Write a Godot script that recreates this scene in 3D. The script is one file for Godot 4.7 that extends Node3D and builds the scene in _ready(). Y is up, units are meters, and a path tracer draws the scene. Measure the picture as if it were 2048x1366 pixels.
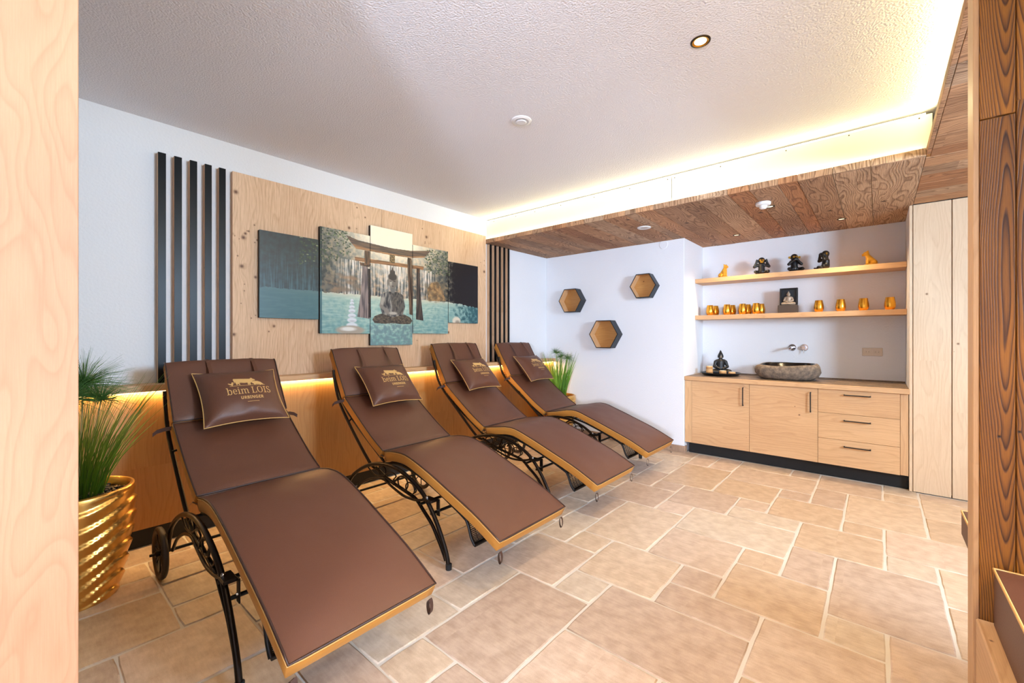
extends Node3D
# A relaxation room: four cushioned loungers, a panelled wall, a basin niche and a reclaimed-wood soffit.

const WX := -3.56      # plaster face of the headboard wall
const CEIL := 2.705
const SOF := 2.41      # underside of the timber soffit
const FZ := -3.62      # front of the rear soffit
const RX := 0.224      # edge of the right soffit
const HZ := -4.885     # wall with the hexagons
const NZ := -5.56      # back of the niche
const NX0 := -1.652
const NX1 := 0.2

var M := {}
var used := {}
var rng := RandomNumberGenerator.new()

class MB:
	var v := PackedVector3Array()
	var n := PackedVector3Array()
	var t := PackedVector2Array()

	func tri(a: Vector3, b: Vector3, c: Vector3, na: Vector3, nb: Vector3, nc: Vector3, ua := Vector2.ZERO, ub := Vector2.ZERO, uc := Vector2.ZERO) -> void:
		if (b - a).cross(c - a).dot(na + nb + nc) > 0.0:
			v.append(a); v.append(c); v.append(b)
			n.append(na); n.append(nc); n.append(nb)
			t.append(ua); t.append(uc); t.append(ub)
		else:
			v.append(a); v.append(b); v.append(c)
			n.append(na); n.append(nb); n.append(nc)
			t.append(ua); t.append(ub); t.append(uc)

	func quad(a: Vector3, b: Vector3, c: Vector3, d: Vector3, nn: Vector3, ua := Vector2.ZERO, ub := Vector2.ZERO, uc := Vector2.ZERO, ud := Vector2.ZERO) -> void:
		tri(a, b, c, nn, nn, nn, ua, ub, uc)
		tri(a, c, d, nn, nn, nn, ua, uc, ud)

	func _uv(p: Vector3, k: int, g: int, off: Vector2) -> Vector2:
		if k != g:
			return Vector2(p[3 - k - g], p[g]) + off
		return Vector2(p[(k + 1) % 3], p[(k + 2) % 3]) + off

	# box with chamfered edges; the grain runs along axis g
	func box(c: Vector3, s: Vector3, bev := 0.0, g := 1, off := Vector2.ZERO) -> void:
		var h := s * 0.5
		var b := minf(bev, minf(h.x, minf(h.y, h.z)) * 0.9)
		for k in 3:
			var i := (k + 1) % 3
			var j := (k + 2) % 3
			for sg in [-1.0, 1.0]:
				var q: Array[Vector3] = []
				for e in [[-1.0, -1.0], [1.0, -1.0], [1.0, 1.0], [-1.0, 1.0]]:
					var p := Vector3.ZERO
					p[k] = sg * h[k]
					p[i] = e[0] * (h[i] - b)
					p[j] = e[1] * (h[j] - b)
					q.append(p)
				var nn := Vector3.ZERO
				nn[k] = sg
				quad(c + q[0], c + q[1], c + q[2], c + q[3], nn, _uv(q[0], k, g, off), _uv(q[1], k, g, off), _uv(q[2], k, g, off), _uv(q[3], k, g, off))
		if b <= 0.0:
			return
		for k in 3:   # edges along axis k
			var i := (k + 1) % 3
			var j := (k + 2) % 3
			for si in [-1.0, 1.0]:
				for sj in [-1.0, 1.0]:
					var q: Array[Vector3] = []
					for e in [[-1.0, 0], [1.0, 0], [1.0, 1], [-1.0, 1]]:
						var p := Vector3.ZERO
						p[k] = e[0] * (h[k] - b)
						p[i] = si * (h[i] - (b if e[1] == 1 else 0.0))
						p[j] = sj * (h[j] - (0.0 if e[1] == 1 else b))
						q.append(p)
					var nn := Vector3.ZERO
					nn[i] = si
					nn[j] = sj
					nn = nn.normalized()
					quad(c + q[0], c + q[1], c + q[2], c + q[3], nn, _uv(q[0], i, g, off), _uv(q[1], i, g, off), _uv(q[2], i, g, off), _uv(q[3], i, g, off))
		for sx in [-1.0, 1.0]:
			for sy in [-1.0, 1.0]:
				for sz in [-1.0, 1.0]:
					var nn := Vector3(sx, sy, sz).normalized()
					tri(c + Vector3(sx * h.x, sy * (h.y - b), sz * (h.z - b)), c + Vector3(sx * (h.x - b), sy * h.y, sz * (h.z - b)), c + Vector3(sx * (h.x - b), sy * (h.y - b), sz * h.z), nn, nn, nn)

	# smooth surface through rows of points; normals point away from «inside» (or along «hint» where given)
	func grid(rows: Array, wrap_i := false, wrap_j := false, inside := Vector3.ZERO, hint := Vector3.ZERO) -> void:
		var ni := rows.size()
		var nj: int = rows[0].size()
		var nr := []
		var total := 0.0
		for i in ni:
			var r := PackedVector3Array()
			for j in nj:
				var i0 := (i - 1 + ni) % ni if wrap_i else maxi(i - 1, 0)
				var i1 := (i + 1) % ni if wrap_i else mini(i + 1, ni - 1)
				var j0 := (j - 1 + nj) % nj if wrap_j else maxi(j - 1, 0)
				var j1 := (j + 1) % nj if wrap_j else mini(j + 1, nj - 1)
				var d: Vector3 = (rows[i1][j] - rows[i0][j]).cross(rows[i][j1] - rows[i][j0])
				d = d.normalized() if d.length_squared() > 1e-20 else Vector3.ZERO
				r.append(d)
				total += d.dot(hint) if hint != Vector3.ZERO else d.dot(rows[i][j] - inside)
			nr.append(r)
		var sg := 1.0 if total >= 0.0 else -1.0
		var us := PackedFloat32Array()
		var acc := 0.0
		for i in ni + 1:
			us.append(acc)
			if i < ni:
				acc += (rows[(i + 1) % ni][nj / 2] - rows[i][nj / 2]).length()
		var vs := PackedFloat32Array()
		acc = 0.0
		for j in nj + 1:
			vs.append(acc)
			if j < nj:
				acc += (rows[ni / 2][(j + 1) % nj] - rows[ni / 2][j]).length()
		for i in (ni if wrap_i else ni - 1):
			for j in (nj if wrap_j else nj - 1):
				var a := (i + 1) % ni
				var b := (j + 1) % nj
				tri(rows[i][j], rows[a][j], rows[a][b], nr[i][j] * sg, nr[a][j] * sg, nr[a][b] * sg, Vector2(us[i], vs[j]), Vector2(us[i + 1], vs[j]), Vector2(us[i + 1], vs[j + 1]))
				tri(rows[i][j], rows[a][b], rows[i][b], nr[i][j] * sg, nr[a][b] * sg, nr[i][b] * sg, Vector2(us[i], vs[j]), Vector2(us[i + 1], vs[j + 1]), Vector2(us[i], vs[j + 1]))

	func tube(p: PackedVector3Array, rad, sides := 8, closed := false, flat := 1.0) -> void:
		var np := p.size()
		var up := Vector3.UP
		var rings := []
		var nrm := []
		for i in np:
			var d: Vector3
			if closed:
				d = p[(i + 1) % np] - p[(i - 1 + np) % np]
			else:
				d = p[mini(i + 1, np - 1)] - p[maxi(i - 1, 0)]
			d = d.normalized()
			if i == 0:
				up = Vector3.UP if absf(d.y) < 0.9 else Vector3.RIGHT
			up = (up - d * up.dot(d)).normalized()
			var sd := d.cross(up)
			var r: float = rad if rad is float else rad[i]
			var ring := PackedVector3Array()
			var rn := PackedVector3Array()
			for k in sides:
				var a := TAU * k / sides
				var o := up * cos(a) + sd * sin(a) * flat
				ring.append(p[i] + o * r)
				rn.append((up * cos(a) * flat + sd * sin(a)).normalized())
			rings.append(ring)
			nrm.append(rn)
		for i in (np if closed else np - 1):
			var j := (i + 1) % np
			for k in sides:
				var l := (k + 1) % sides
				tri(rings[i][k], rings[j][k], rings[j][l], nrm[i][k], nrm[j][k], nrm[j][l])
				tri(rings[i][k], rings[j][l], rings[i][l], nrm[i][k], nrm[j][l], nrm[i][l])
		if not closed:
			for e in [[0, 1], [np - 1, np - 2]]:
				var nn: Vector3 = (p[e[0]] - p[e[1]]).normalized()
				for k in range(1, sides - 1):
					tri(rings[e[0]][0], rings[e[0]][k], rings[e[0]][k + 1], nn, nn, nn)

	func bar(a: Vector3, b: Vector3, r: float, sides := 6) -> void:
		tube(PackedVector3Array([a, b]), r, sides)

	# profile of (radius, height) turned about a vertical axis; the profile runs so that the outside lies to its right going up
	func lathe(c: Vector3, prof: Array, segs := 24, basis := Basis()) -> void:
		var np := prof.size()
		for i in np - 1:
			var a: Vector2 = prof[i]
			var b: Vector2 = prof[i + 1]
			if a.is_equal_approx(b):
				continue
			var d := (b - a).normalized()
			var nn := Vector2(d.y, -d.x)
			for k in segs:
				var t0 := TAU * k / segs
				var t1 := TAU * (k + 1) / segs
				var e0 := Vector3(cos(t0), 0, sin(t0))
				var e1 := Vector3(cos(t1), 0, sin(t1))
				var m0 := basis * (e0 * nn.x + Vector3.UP * nn.y)
				var m1 := basis * (e1 * nn.x + Vector3.UP * nn.y)
				var p00 := c + basis * (e0 * a.x + Vector3.UP * a.y)
				var p01 := c + basis * (e1 * a.x + Vector3.UP * a.y)
				var p10 := c + basis * (e0 * b.x + Vector3.UP * b.y)
				var p11 := c + basis * (e1 * b.x + Vector3.UP * b.y)
				if a.x > 1e-6:
					tri(p00, p01, p11, m0, m1, m1, Vector2(t0 * 0.2, a.y), Vector2(t1 * 0.2, a.y), Vector2(t1 * 0.2, b.y))
				if b.x > 1e-6:
					tri(p00, p11, p10, m0, m1, m0, Vector2(t0 * 0.2, a.y), Vector2(t1 * 0.2, b.y), Vector2(t0 * 0.2, b.y))

	func mesh() -> ArrayMesh:
		var a := []
		a.resize(Mesh.ARRAY_MAX)
		a[Mesh.ARRAY_VERTEX] = v
		a[Mesh.ARRAY_NORMAL] = n
		a[Mesh.ARRAY_TEX_UV] = t
		var m := ArrayMesh.new()
		m.add_surface_from_arrays(Mesh.PRIMITIVE_TRIANGLES, a)
		return m

func numbered(s: String) -> String:
	if not used.has(s):
		used[s] = 0
		return s
	used[s] += 1
	return "%s_%03d" % [s, used[s]]

func part(called: String, mb: MB, m: Material, parent: Node3D) -> MeshInstance3D:
	var o := MeshInstance3D.new()
	o.name = called
	o.mesh = mb.mesh()
	o.set_surface_override_material(0, m)
	parent.add_child(o, true)
	return o

func thing(called: String, label: String, category: String, group := "", at := Vector3.ZERO) -> Node3D:
	var o := Node3D.new()
	o.name = numbered(called)
	add_child(o)
	o.position = at
	o.set_meta("label", label)
	o.set_meta("category", category)
	if group:
		o.set_meta("group", group)
	return o

func single(called: String, mb: MB, m: Material, label: String, category: String, group := "") -> MeshInstance3D:
	var o := part(numbered(called), mb, m, self)
	o.set_meta("label", label)
	o.set_meta("category", category)
	if group:
		o.set_meta("group", group)
	return o

func struct(called: String) -> Node3D:
	var o := Node3D.new()
	o.name = called
	add_child(o)
	o.set_meta("kind", "structure")
	return o

func bx(c: Vector3, s: Vector3, bev := 0.0, g := 1, off := Vector2.ZERO) -> MB:
	var m := MB.new()
	m.box(c, s, bev, g, off)
	return m

# a box from its low corner to its high corner
func bb(a: Vector3, b: Vector3, bev := 0.0, g := 1, off := Vector2.ZERO) -> MB:
	return bx((a + b) * 0.5, (b - a).abs(), bev, g, off)

func spline(p: Array, n: int) -> Array:
	var out := []
	for i in n + 1:
		var f := float(i) / n * (p.size() - 1)
		var k := mini(int(f), p.size() - 2)
		var t := f - k
		var a = p[maxi(k - 1, 0)]
		var b = p[k]
		var c = p[k + 1]
		var d = p[mini(k + 2, p.size() - 1)]
		out.append((b * 2.0 + (c - a) * t + (a * 2.0 - b * 5.0 + c * 4.0 - d) * t * t + (b * 3.0 - a - c * 3.0 + d) * t * t * t) * 0.5)
	return out

func path(p: Array, z: float, n: int) -> PackedVector3Array:
	var out := PackedVector3Array()
	for q in spline(p, n):
		out.append(Vector3(q.x, q.y, z))
	return out

# ---------------------------------------------------------------- textures and materials

func noise_bytes(w: int, h: int, freq: float, sd: int, oct := 3, sx := 1, sy := 1) -> PackedByteArray:
	var f := FastNoiseLite.new()
	f.seed = sd
	f.noise_type = FastNoiseLite.TYPE_SIMPLEX_SMOOTH
	f.frequency = freq
	f.fractal_octaves = oct
	var im := f.get_image(maxi(w / sx, 8), maxi(h / sy, 8), false, false, true)
	im.convert(Image.FORMAT_L8)
	if sx != 1 or sy != 1:
		im.resize(w, h, Image.INTERPOLATE_CUBIC)
	return im.get_data()

# wood: px pixels for size metres (across the grain, along it)
func wood(px: Vector2i, size: Vector2, pale: Color, deep: Color, knot: Color, rings: float, warp: float, edge: float, fibre: float, knots: int, kr: float, sd: int, cathedral := 0.0, pull := 1.0) -> ImageTexture:
	var r := RandomNumberGenerator.new()
	r.seed = sd
	var w := px.x
	var h := px.y
	var fib := noise_bytes(w, h, 0.35, sd, 3, 1, 40)
	var fin := noise_bytes(w, h, 0.4, sd + 5, 2, 1, 10)
	var wrp := noise_bytes(w, h, 0.035, sd + 9, 2, 4, 14)
	var big := noise_bytes(w, h, 0.02, sd + 13, 2, 8, 16)
	var bend := PackedFloat32Array()
	bend.resize(w * h)
	var dark := PackedFloat32Array()
	dark.resize(w * h)
	var home := Vector2.ZERO
	var spread := 1.0 if knots > 20 else 4.0
	for q in knots:
		if q % 4 == 0:
			home = Vector2(r.randf() * size.x, r.randf() * size.y)
		var ku := home.x + r.randfn() * kr * 4.0 * spread
		var kv := home.y + r.randfn() * kr * 5.0 * spread
		var rad := kr * (r.randf_range(0.7, 1.3) if q % 4 == 0 else r.randf_range(0.25, 0.6))
		var kick := r.randf_range(0.6, 1.4) * pull * (1.0 if r.randf() < 0.5 else -1.0)
		var reach := rad * 5.0
		var x0 := maxi(0, int((ku - reach) / size.x * w))
		var x1 := mini(w - 1, int((ku + reach) / size.x * w))
		var y0 := maxi(0, int((kv - reach * 2.2) / size.y * h))
		var y1 := mini(h - 1, int((kv + reach * 2.2) / size.y * h))
		for y in range(y0, y1 + 1):
			for x in range(x0, x1 + 1):
				var du := (float(x) / w * size.x - ku) / rad
				var dv := (float(y) / h * size.y - kv) / rad
				var e := du * du + dv * dv * 0.22
				if e < 20.0:
					bend[y * w + x] += kick * rings * rad * 1.5 * exp(-e * 0.28)
					dark[y * w + x] += exp(-(du * du + dv * dv) * 1.6)
	var out := PackedByteArray()
	out.resize(w * h * 3)
	var k := 0
	for y in h:
		var vv := float(y) / h * size.y
		for x in w:
			var i := y * w + x
			var u := float(x) / w * size.x
			var d := u * rings + (wrp[i] / 255.0 - 0.5) * warp + bend[i]
			if cathedral > 0.0:
				var cu := (u / size.x - 0.5) * 2.0
				d = sqrt(cu * cu * 26.0 + 2.0) * rings * 0.045 + sin(vv * 2.6 + sd) * cathedral + (wrp[i] / 255.0 - 0.5) * warp + bend[i]
			var f := d - floorf(d)
			var g := f * f * f if f < 0.86 else (1.0 - f) * 4.54
			var t := g * edge + (fib[i] / 255.0 - 0.5) * fibre + (fin[i] / 255.0 - 0.5) * fibre * 0.5 + (big[i] / 255.0 - 0.5) * 0.35 + 0.22
			t = clampf(t, 0.0, 1.0)
			var dk := minf(dark[i], 1.0)
			out[k] = int(clampf(lerpf(lerpf(pale.r, deep.r, t), knot.r, dk), 0.0, 1.0) * 255.0)
			out[k + 1] = int(clampf(lerpf(lerpf(pale.g, deep.g, t), knot.g, dk), 0.0, 1.0) * 255.0)
			out[k + 2] = int(clampf(lerpf(lerpf(pale.b, deep.b, t), knot.b, dk), 0.0, 1.0) * 255.0)
			k += 3
	var im := Image.create_from_data(w, h, false, Image.FORMAT_RGB8, out)
	return ImageTexture.create_from_image(im)

# stone: soft clouds, streaks along u and small pits
func stone(px: int, a: Color, b: Color, c: Color, sd: int, streak := 6, pits := 0.5) -> ImageTexture:
	var big := noise_bytes(px, px, 0.016, sd, 4)
	var str_ := noise_bytes(px, px, 0.09, sd + 3, 4, streak, 1)
	var fine := noise_bytes(px, px, 0.45, sd + 7, 3)
	var out := PackedByteArray()
	out.resize(px * px * 3)
	var k := 0
	for i in px * px:
		var t := clampf((big[i] / 255.0) * 0.75 + (str_[i] / 255.0 - 0.5) * 0.42 + (fine[i] / 255.0 - 0.5) * 0.62 + 0.1, 0.0, 1.0)
		var q := a.lerp(b, t)
		var p := clampf((fine[i] / 255.0 - 0.80) * 5.0 * pits, 0.0, 1.0) * clampf(str_[i] / 160.0, 0.0, 1.0)
		q = q.lerp(c, p)
		out[k] = int(q.r * 255.0)
		out[k + 1] = int(q.g * 255.0)
		out[k + 2] = int(q.b * 255.0)
		k += 3
	return ImageTexture.create_from_image(Image.create_from_data(px, px, false, Image.FORMAT_RGB8, out))

func mat(called: String, c: Color, rough := 0.6, metal := 0.0) -> StandardMaterial3D:
	var m := StandardMaterial3D.new()
	m.resource_name = called
	m.albedo_color = c
	m.roughness = rough
	m.metallic = metal
	M[called] = m
	return m

func tmat(called: String, t: Texture2D, size: Vector2, rough := 0.5, relief := 0.0, tint := Color.WHITE) -> StandardMaterial3D:
	var m := mat(called, tint, rough)
	m.albedo_texture = t
	m.uv1_scale = Vector3(1.0 / size.x, 1.0 / size.y, 1)
	if relief > 0.0:
		m.heightmap_enabled = true
		m.heightmap_texture = t
		m.heightmap_scale = relief
	return m

func glow(called: String, c: Color, e: float) -> StandardMaterial3D:
	var m := mat(called, Color(0.9, 0.88, 0.82), 0.5)
	m.emission_enabled = true
	m.emission = c
	m.emission_energy_multiplier = e
	return m

func noisy(m: StandardMaterial3D, freq: float, relief: float, scale: float, sd := 1, px := 512) -> void:
	var f := FastNoiseLite.new()
	f.seed = sd
	f.frequency = freq
	f.fractal_octaves = 3
	var t := NoiseTexture2D.new()
	t.width = px
	t.height = px
	t.seamless = true
	t.noise = f
	m.heightmap_enabled = true
	m.heightmap_texture = t
	m.heightmap_scale = relief
	m.uv1_triplanar = true
	m.uv1_world_triplanar = true
	m.uv1_scale = Vector3.ONE * scale

func materials() -> void:
	var t := wood(Vector2i(768, 1024), Vector2(1.35, 2.7), Color(0.88, 0.745, 0.605), Color(0.685, 0.52, 0.375), Color(0.36, 0.22, 0.13), 40.0, 5.0, 0.42, 0.8, 72, 0.013, 11, 0.0, 1.5)
	tmat("oak", t, Vector2(1.35, 2.7), 0.55, 0.04)
	t = wood(Vector2i(256, 1536), Vector2(0.24, 1.5), Color(0.70, 0.525, 0.39), Color(0.56, 0.38, 0.255), Color(0.46, 0.29, 0.18), 26.0, 4.5, 0.36, 0.18, 4, 0.006, 23, 0.0, 2.6)
	tmat("oak_near", t, Vector2(0.24, 1.5), 0.5, 0.02)
	t = wood(Vector2i(640, 1024), Vector2(0.9, 2.2), Color(0.86, 0.695, 0.51), Color(0.685, 0.50, 0.335), Color(0.36, 0.22, 0.13), 34.0, 3.2, 0.38, 0.42, 7, 0.009, 37, 0.0, 1.1)
	tmat("larch", t, Vector2(0.9, 2.2), 0.5, 0.03)
	tmat("wainscot", t, Vector2(0.9, 2.2), 0.45, 0.03, Color(0.86, 0.79, 0.62))
	t = wood(Vector2i(640, 1024), Vector2(0.9, 2.2), Color(0.90, 0.80, 0.67), Color(0.76, 0.62, 0.48), Color(0.46, 0.32, 0.22), 26.0, 3.6, 0.3, 0.4, 8, 0.009, 41, 0.0, 1.1)
	tmat("oak_pale", t, Vector2(0.9, 2.2), 0.5, 0.03)
	# reclaimed timber, three tones
	t = wood(Vector2i(640, 1024), Vector2(1.0, 2.0), Color(0.81, 0.68, 0.55), Color(0.40, 0.285, 0.20), Color(0.16, 0.10, 0.07), 40.0, 5.0, 0.85, 0.75, 12, 0.016, 53, 0.0, 0.95)
	tmat("old_a", t, Vector2(1.0, 2.0), 0.75, 0.35)
	tmat("old_b", t, Vector2(1.0, 2.0), 0.75, 0.35, Color(0.90, 0.86, 0.83))
	tmat("old_c", t, Vector2(1.0, 2.0), 0.75, 0.35, Color(1.0, 0.93, 0.86))
	tmat("old_d", t, Vector2(1.0, 2.0), 0.75, 0.35, Color(0.92, 0.80, 0.70))
	t = wood(Vector2i(192, 1536), Vector2(0.12, 1.6), Color(0.72, 0.455, 0.12), Color(0.215, 0.105, 0.02), Color(0.10, 0.05, 0.025), 52.0, 1.0, 0.98, 0.22, 4, 0.011, 71, 5.0, 1.2)
	tmat("brushed", t, Vector2(0.12, 1.6), 0.55, 0.25)
	# floor
	var s := stone(768, Color(0.83, 0.77, 0.70), Color(0.685, 0.61, 0.535), Color(0.50, 0.42, 0.355), 5)
	var tints := [Color(0.98, 0.975, 0.96), Color(0.96, 0.925, 0.90), Color(0.99, 0.96, 0.92), Color(0.92, 0.88, 0.86), Color(1.0, 0.965, 0.95), Color(0.95, 0.90, 0.84)]
	for i in 6:
		tmat("tile%d" % i, s, Vector2(1.15, 1.15), 0.42, 0.10, tints[i])
	mat("grout", Color(0.79, 0.755, 0.705), 0.9)
	tmat("skirting", s, Vector2(1.15, 1.15), 0.5, 0.1, Color(0.82, 0.74, 0.68))
	s = stone(512, Color(0.62, 0.54, 0.45), Color(0.32, 0.285, 0.255), Color(0.18, 0.155, 0.14), 15, 3)
	tmat("river_stone", s, Vector2(0.45, 0.45), 0.85, 0.5)
	tmat("worktop", s, Vector2(0.9, 0.9), 0.55, 0.05, Color(1.0, 0.96, 0.92))
	# plaster
	noisy(mat("plaster", Color(0.885, 0.885, 0.89), 0.9), 0.08, 0.12, 0.6, 3, 1024)
	noisy(mat("ceiling", Color(0.92, 0.92, 0.935), 0.9), 0.20, 0.30, 0.42, 4, 1024)
	mat("fascia", Color(0.91, 0.90, 0.81), 0.5)
	# leather, cloth
	var le := mat("leather", Color(0.37, 0.22, 0.15), 0.48)
	noisy(le, 0.11, 0.045, 3.0, 8)
	mat("leather_strap", Color(0.26, 0.16, 0.125), 0.5)
	mat("piping_dark", Color(0.22, 0.13, 0.10), 0.45)
	mat("piping_gold", Color(0.80, 0.62, 0.36), 0.45)
	mat("print_gold", Color(0.82, 0.65, 0.40), 0.5)
	var ve := mat("ochre", Color(0.66, 0.43, 0.13), 0.75)
	ve.rim_enabled = true
	ve.rim = 0.5
	ve.rim_tint = 0.6
	# metals
	mat("iron", Color(0.13, 0.095, 0.07), 0.38, 0.75)
	mat("iron_black", Color(0.035, 0.032, 0.03), 0.5, 0.3)
	mat("rubber", Color(0.035, 0.032, 0.03), 0.7)
	mat("tyre", Color(0.17, 0.115, 0.07), 0.55)
	mat("steel", Color(0.75, 0.75, 0.76), 0.2, 1.0)
	mat("chrome", Color(0.78, 0.78, 0.80), 0.08, 1.0)
	mat("gold", Color(0.90, 0.66, 0.24), 0.25, 1.0)
	mat("gold_leaf", Color(0.93, 0.73, 0.40), 0.28, 1.0)
	noisy(mat("gold_cast", Color(0.86, 0.66, 0.25), 0.35, 0.9), 0.2, 0.25, 20.0, 12)
	mat("bronze", Color(0.22, 0.17, 0.10), 0.35, 0.8)
	mat("black_film", Color(0.035, 0.04, 0.045), 0.34).metallic_specular = 0.3
	mat("hex_frame", Color(0.10, 0.125, 0.15), 0.45)
	mat("plinth", Color(0.03, 0.028, 0.028), 0.6)
	mat("black", Color(0.03, 0.03, 0.032), 0.45)
	mat("tray", Color(0.035, 0.038, 0.045), 0.35)
	mat("resin", Color(0.06, 0.062, 0.07), 0.4)
	mat("statue", Color(0.33, 0.31, 0.28), 0.5, 0.35)
	mat("statue_pale", Color(0.62, 0.56, 0.49), 0.5, 0.3)
	mat("plaque", Color(0.10, 0.12, 0.14), 0.55)
	mat("plaque_stone", Color(0.26, 0.225, 0.20), 0.7)
	mat("white", Color(0.90, 0.90, 0.90), 0.45)
	mat("white_dim", Color(0.80, 0.78, 0.76), 0.5)
	mat("cream", Color(0.82, 0.77, 0.70), 0.4)
	mat("dark", Color(0.07, 0.06, 0.05), 0.7)
	mat("basin_in", Color(0.07, 0.075, 0.08), 0.16)
	mat("pebble", Color(0.035, 0.033, 0.036), 0.5)
	mat("candle_wood", Color(0.80, 0.62, 0.40), 0.7)
	mat("candle_bark", Color(0.58, 0.38, 0.20), 0.85)
	mat("wax", Color(0.92, 0.90, 0.84), 0.5)
	for g in [["grass_a", Color(0.30, 0.49, 0.13)], ["grass_b", Color(0.47, 0.65, 0.21)], ["papyrus", Color(0.30, 0.47, 0.20)], ["straw", Color(0.55, 0.50, 0.28)]]:
		var gm := mat(g[0], g[1], 0.55)
		gm.backlight_enabled = true
		gm.backlight = Color(0.25, 0.3, 0.1)
		gm.cull_mode = BaseMaterial3D.CULL_DISABLED
	var gl := mat("pane", Color(0.95, 0.97, 1.0, 0.08), 0.02)
	gl.transparency = BaseMaterial3D.TRANSPARENCY_ALPHA
	glow("led_warm", Color(1.0, 0.84, 0.55), 6.0)
	glow("led_cove", Color(1.0, 0.95, 0.78), 3.0)
	glow("lamp_on", Color(1.0, 0.90, 0.70), 6.0)
	glow("lamp_dim", Color(1.0, 0.90, 0.74), 1.6)

# ---------------------------------------------------------------- camera, light

func view_and_light() -> void:
	var cam := Camera3D.new()
	cam.name = "camera"
	add_child(cam)
	cam.position = Vector3(0, 1.3, 0)
	cam.rotation.y = deg_to_rad(40.734)
	cam.projection = Camera3D.PROJECTION_FRUSTUM
	cam.near = 0.05
	cam.far = 60.0
	cam.size = 0.05 * 1366.0 / 850.0
	cam.frustum_offset = Vector2(0, -0.05 * 9.0 / 850.0)
	cam.current = true

	var e := Environment.new()
	e.background_mode = Environment.BG_SKY
	var sky := Sky.new()
	var sm := ProceduralSkyMaterial.new()
	sm.sky_top_color = Color(0.62, 0.74, 0.92)
	sm.sky_horizon_color = Color(0.86, 0.90, 0.96)
	sm.ground_bottom_color = Color(0.42, 0.42, 0.42)
	sm.ground_horizon_color = Color(0.72, 0.74, 0.76)
	sm.sky_energy_multiplier = 1.6
	sky.sky_material = sm
	e.sky = sky
	e.tonemap_mode = Environment.TONE_MAPPER_LINEAR
	e.tonemap_exposure = 1.13
	e.sdfgi_enabled = true
	e.ssao_enabled = true
	e.ssil_enabled = true
	var we := WorldEnvironment.new()
	we.name = "world"
	we.environment = e
	add_child(we)

	# daylight of the window in the right wall and of the window behind the camera
	area("window_daylight", Vector3(2.80, 1.97, -2.05), Vector3(-1, 0, 0), Vector2(1.1, 0.74), Color(0.77, 0.885, 1.0), 26.0)
	area("rear_window_daylight", Vector3(1.5, 1.46, 3.92), Vector3(0, 0, -1), Vector2(0.7, 0.7), Color(0.86, 0.90, 1.0), 40.0)

func area(called: String, at: Vector3, dir: Vector3, size: Vector2, c: Color, e: float) -> void:
	var l := AreaLight3D.new()
	l.name = called
	l.area_size = size
	l.area_range = 14.0
	l.area_attenuation = 2.0
	l.light_color = c
	l.light_energy = e
	l.shadow_enabled = true
	add_child(l)
	l.position = at
	l.basis = Basis.looking_at(dir, Vector3.UP if absf(dir.y) < 0.9 else Vector3.RIGHT)

# ---------------------------------------------------------------- setting

const BIG := [[0,2,1,2],[0,0,1,2],[1,0,1,1],[1,1,2,3],[0,4,2,2],[2,4,1,1],[2,5,2,2],[1,6,1,1],[1,7,2,3],[0,6,1,2],[0,8,1,2],[0,10,2,2],[1,12,1,1],[2,10,1,1],[2,11,2,2],[3,9,3,2],[3,7,2,2],[5,8,1,1],[4,6,1,1],[4,5,2,1],[5,6,2,2],[3,3,3,2],[3,1,2,2],[6,4,2,2],[7,6,1,1],[7,7,2,3],[8,5,2,2],[6,8,1,2],[6,10,2,2],[8,10,1,1],[8,11,2,2],[9,9,1,2],[9,7,1,2],[7,12,1,1],[7,13,2,3],[8,16,1,1],[9,13,2,2],[9,15,2,2],[5,12,2,2],[5,14,1,1],[6,14,1,2],[6,16,2,2],[3,13,2,2],[3,15,3,2],[4,12,1,1],[4,11,2,1],[1,13,2,3],[-6,-2,2,1],[-4,-2,1,1],[-5,-4,2,2],[-3,-4,1,1],[-3,-3,2,2],[-6,-4,1,2]]

func gx(a: int) -> float:
	return -1.721 + (0.219 if a >= 0 else 0.212) * a

func gz(b: int) -> float:
	return -0.925 - 0.2225 * b

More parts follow.
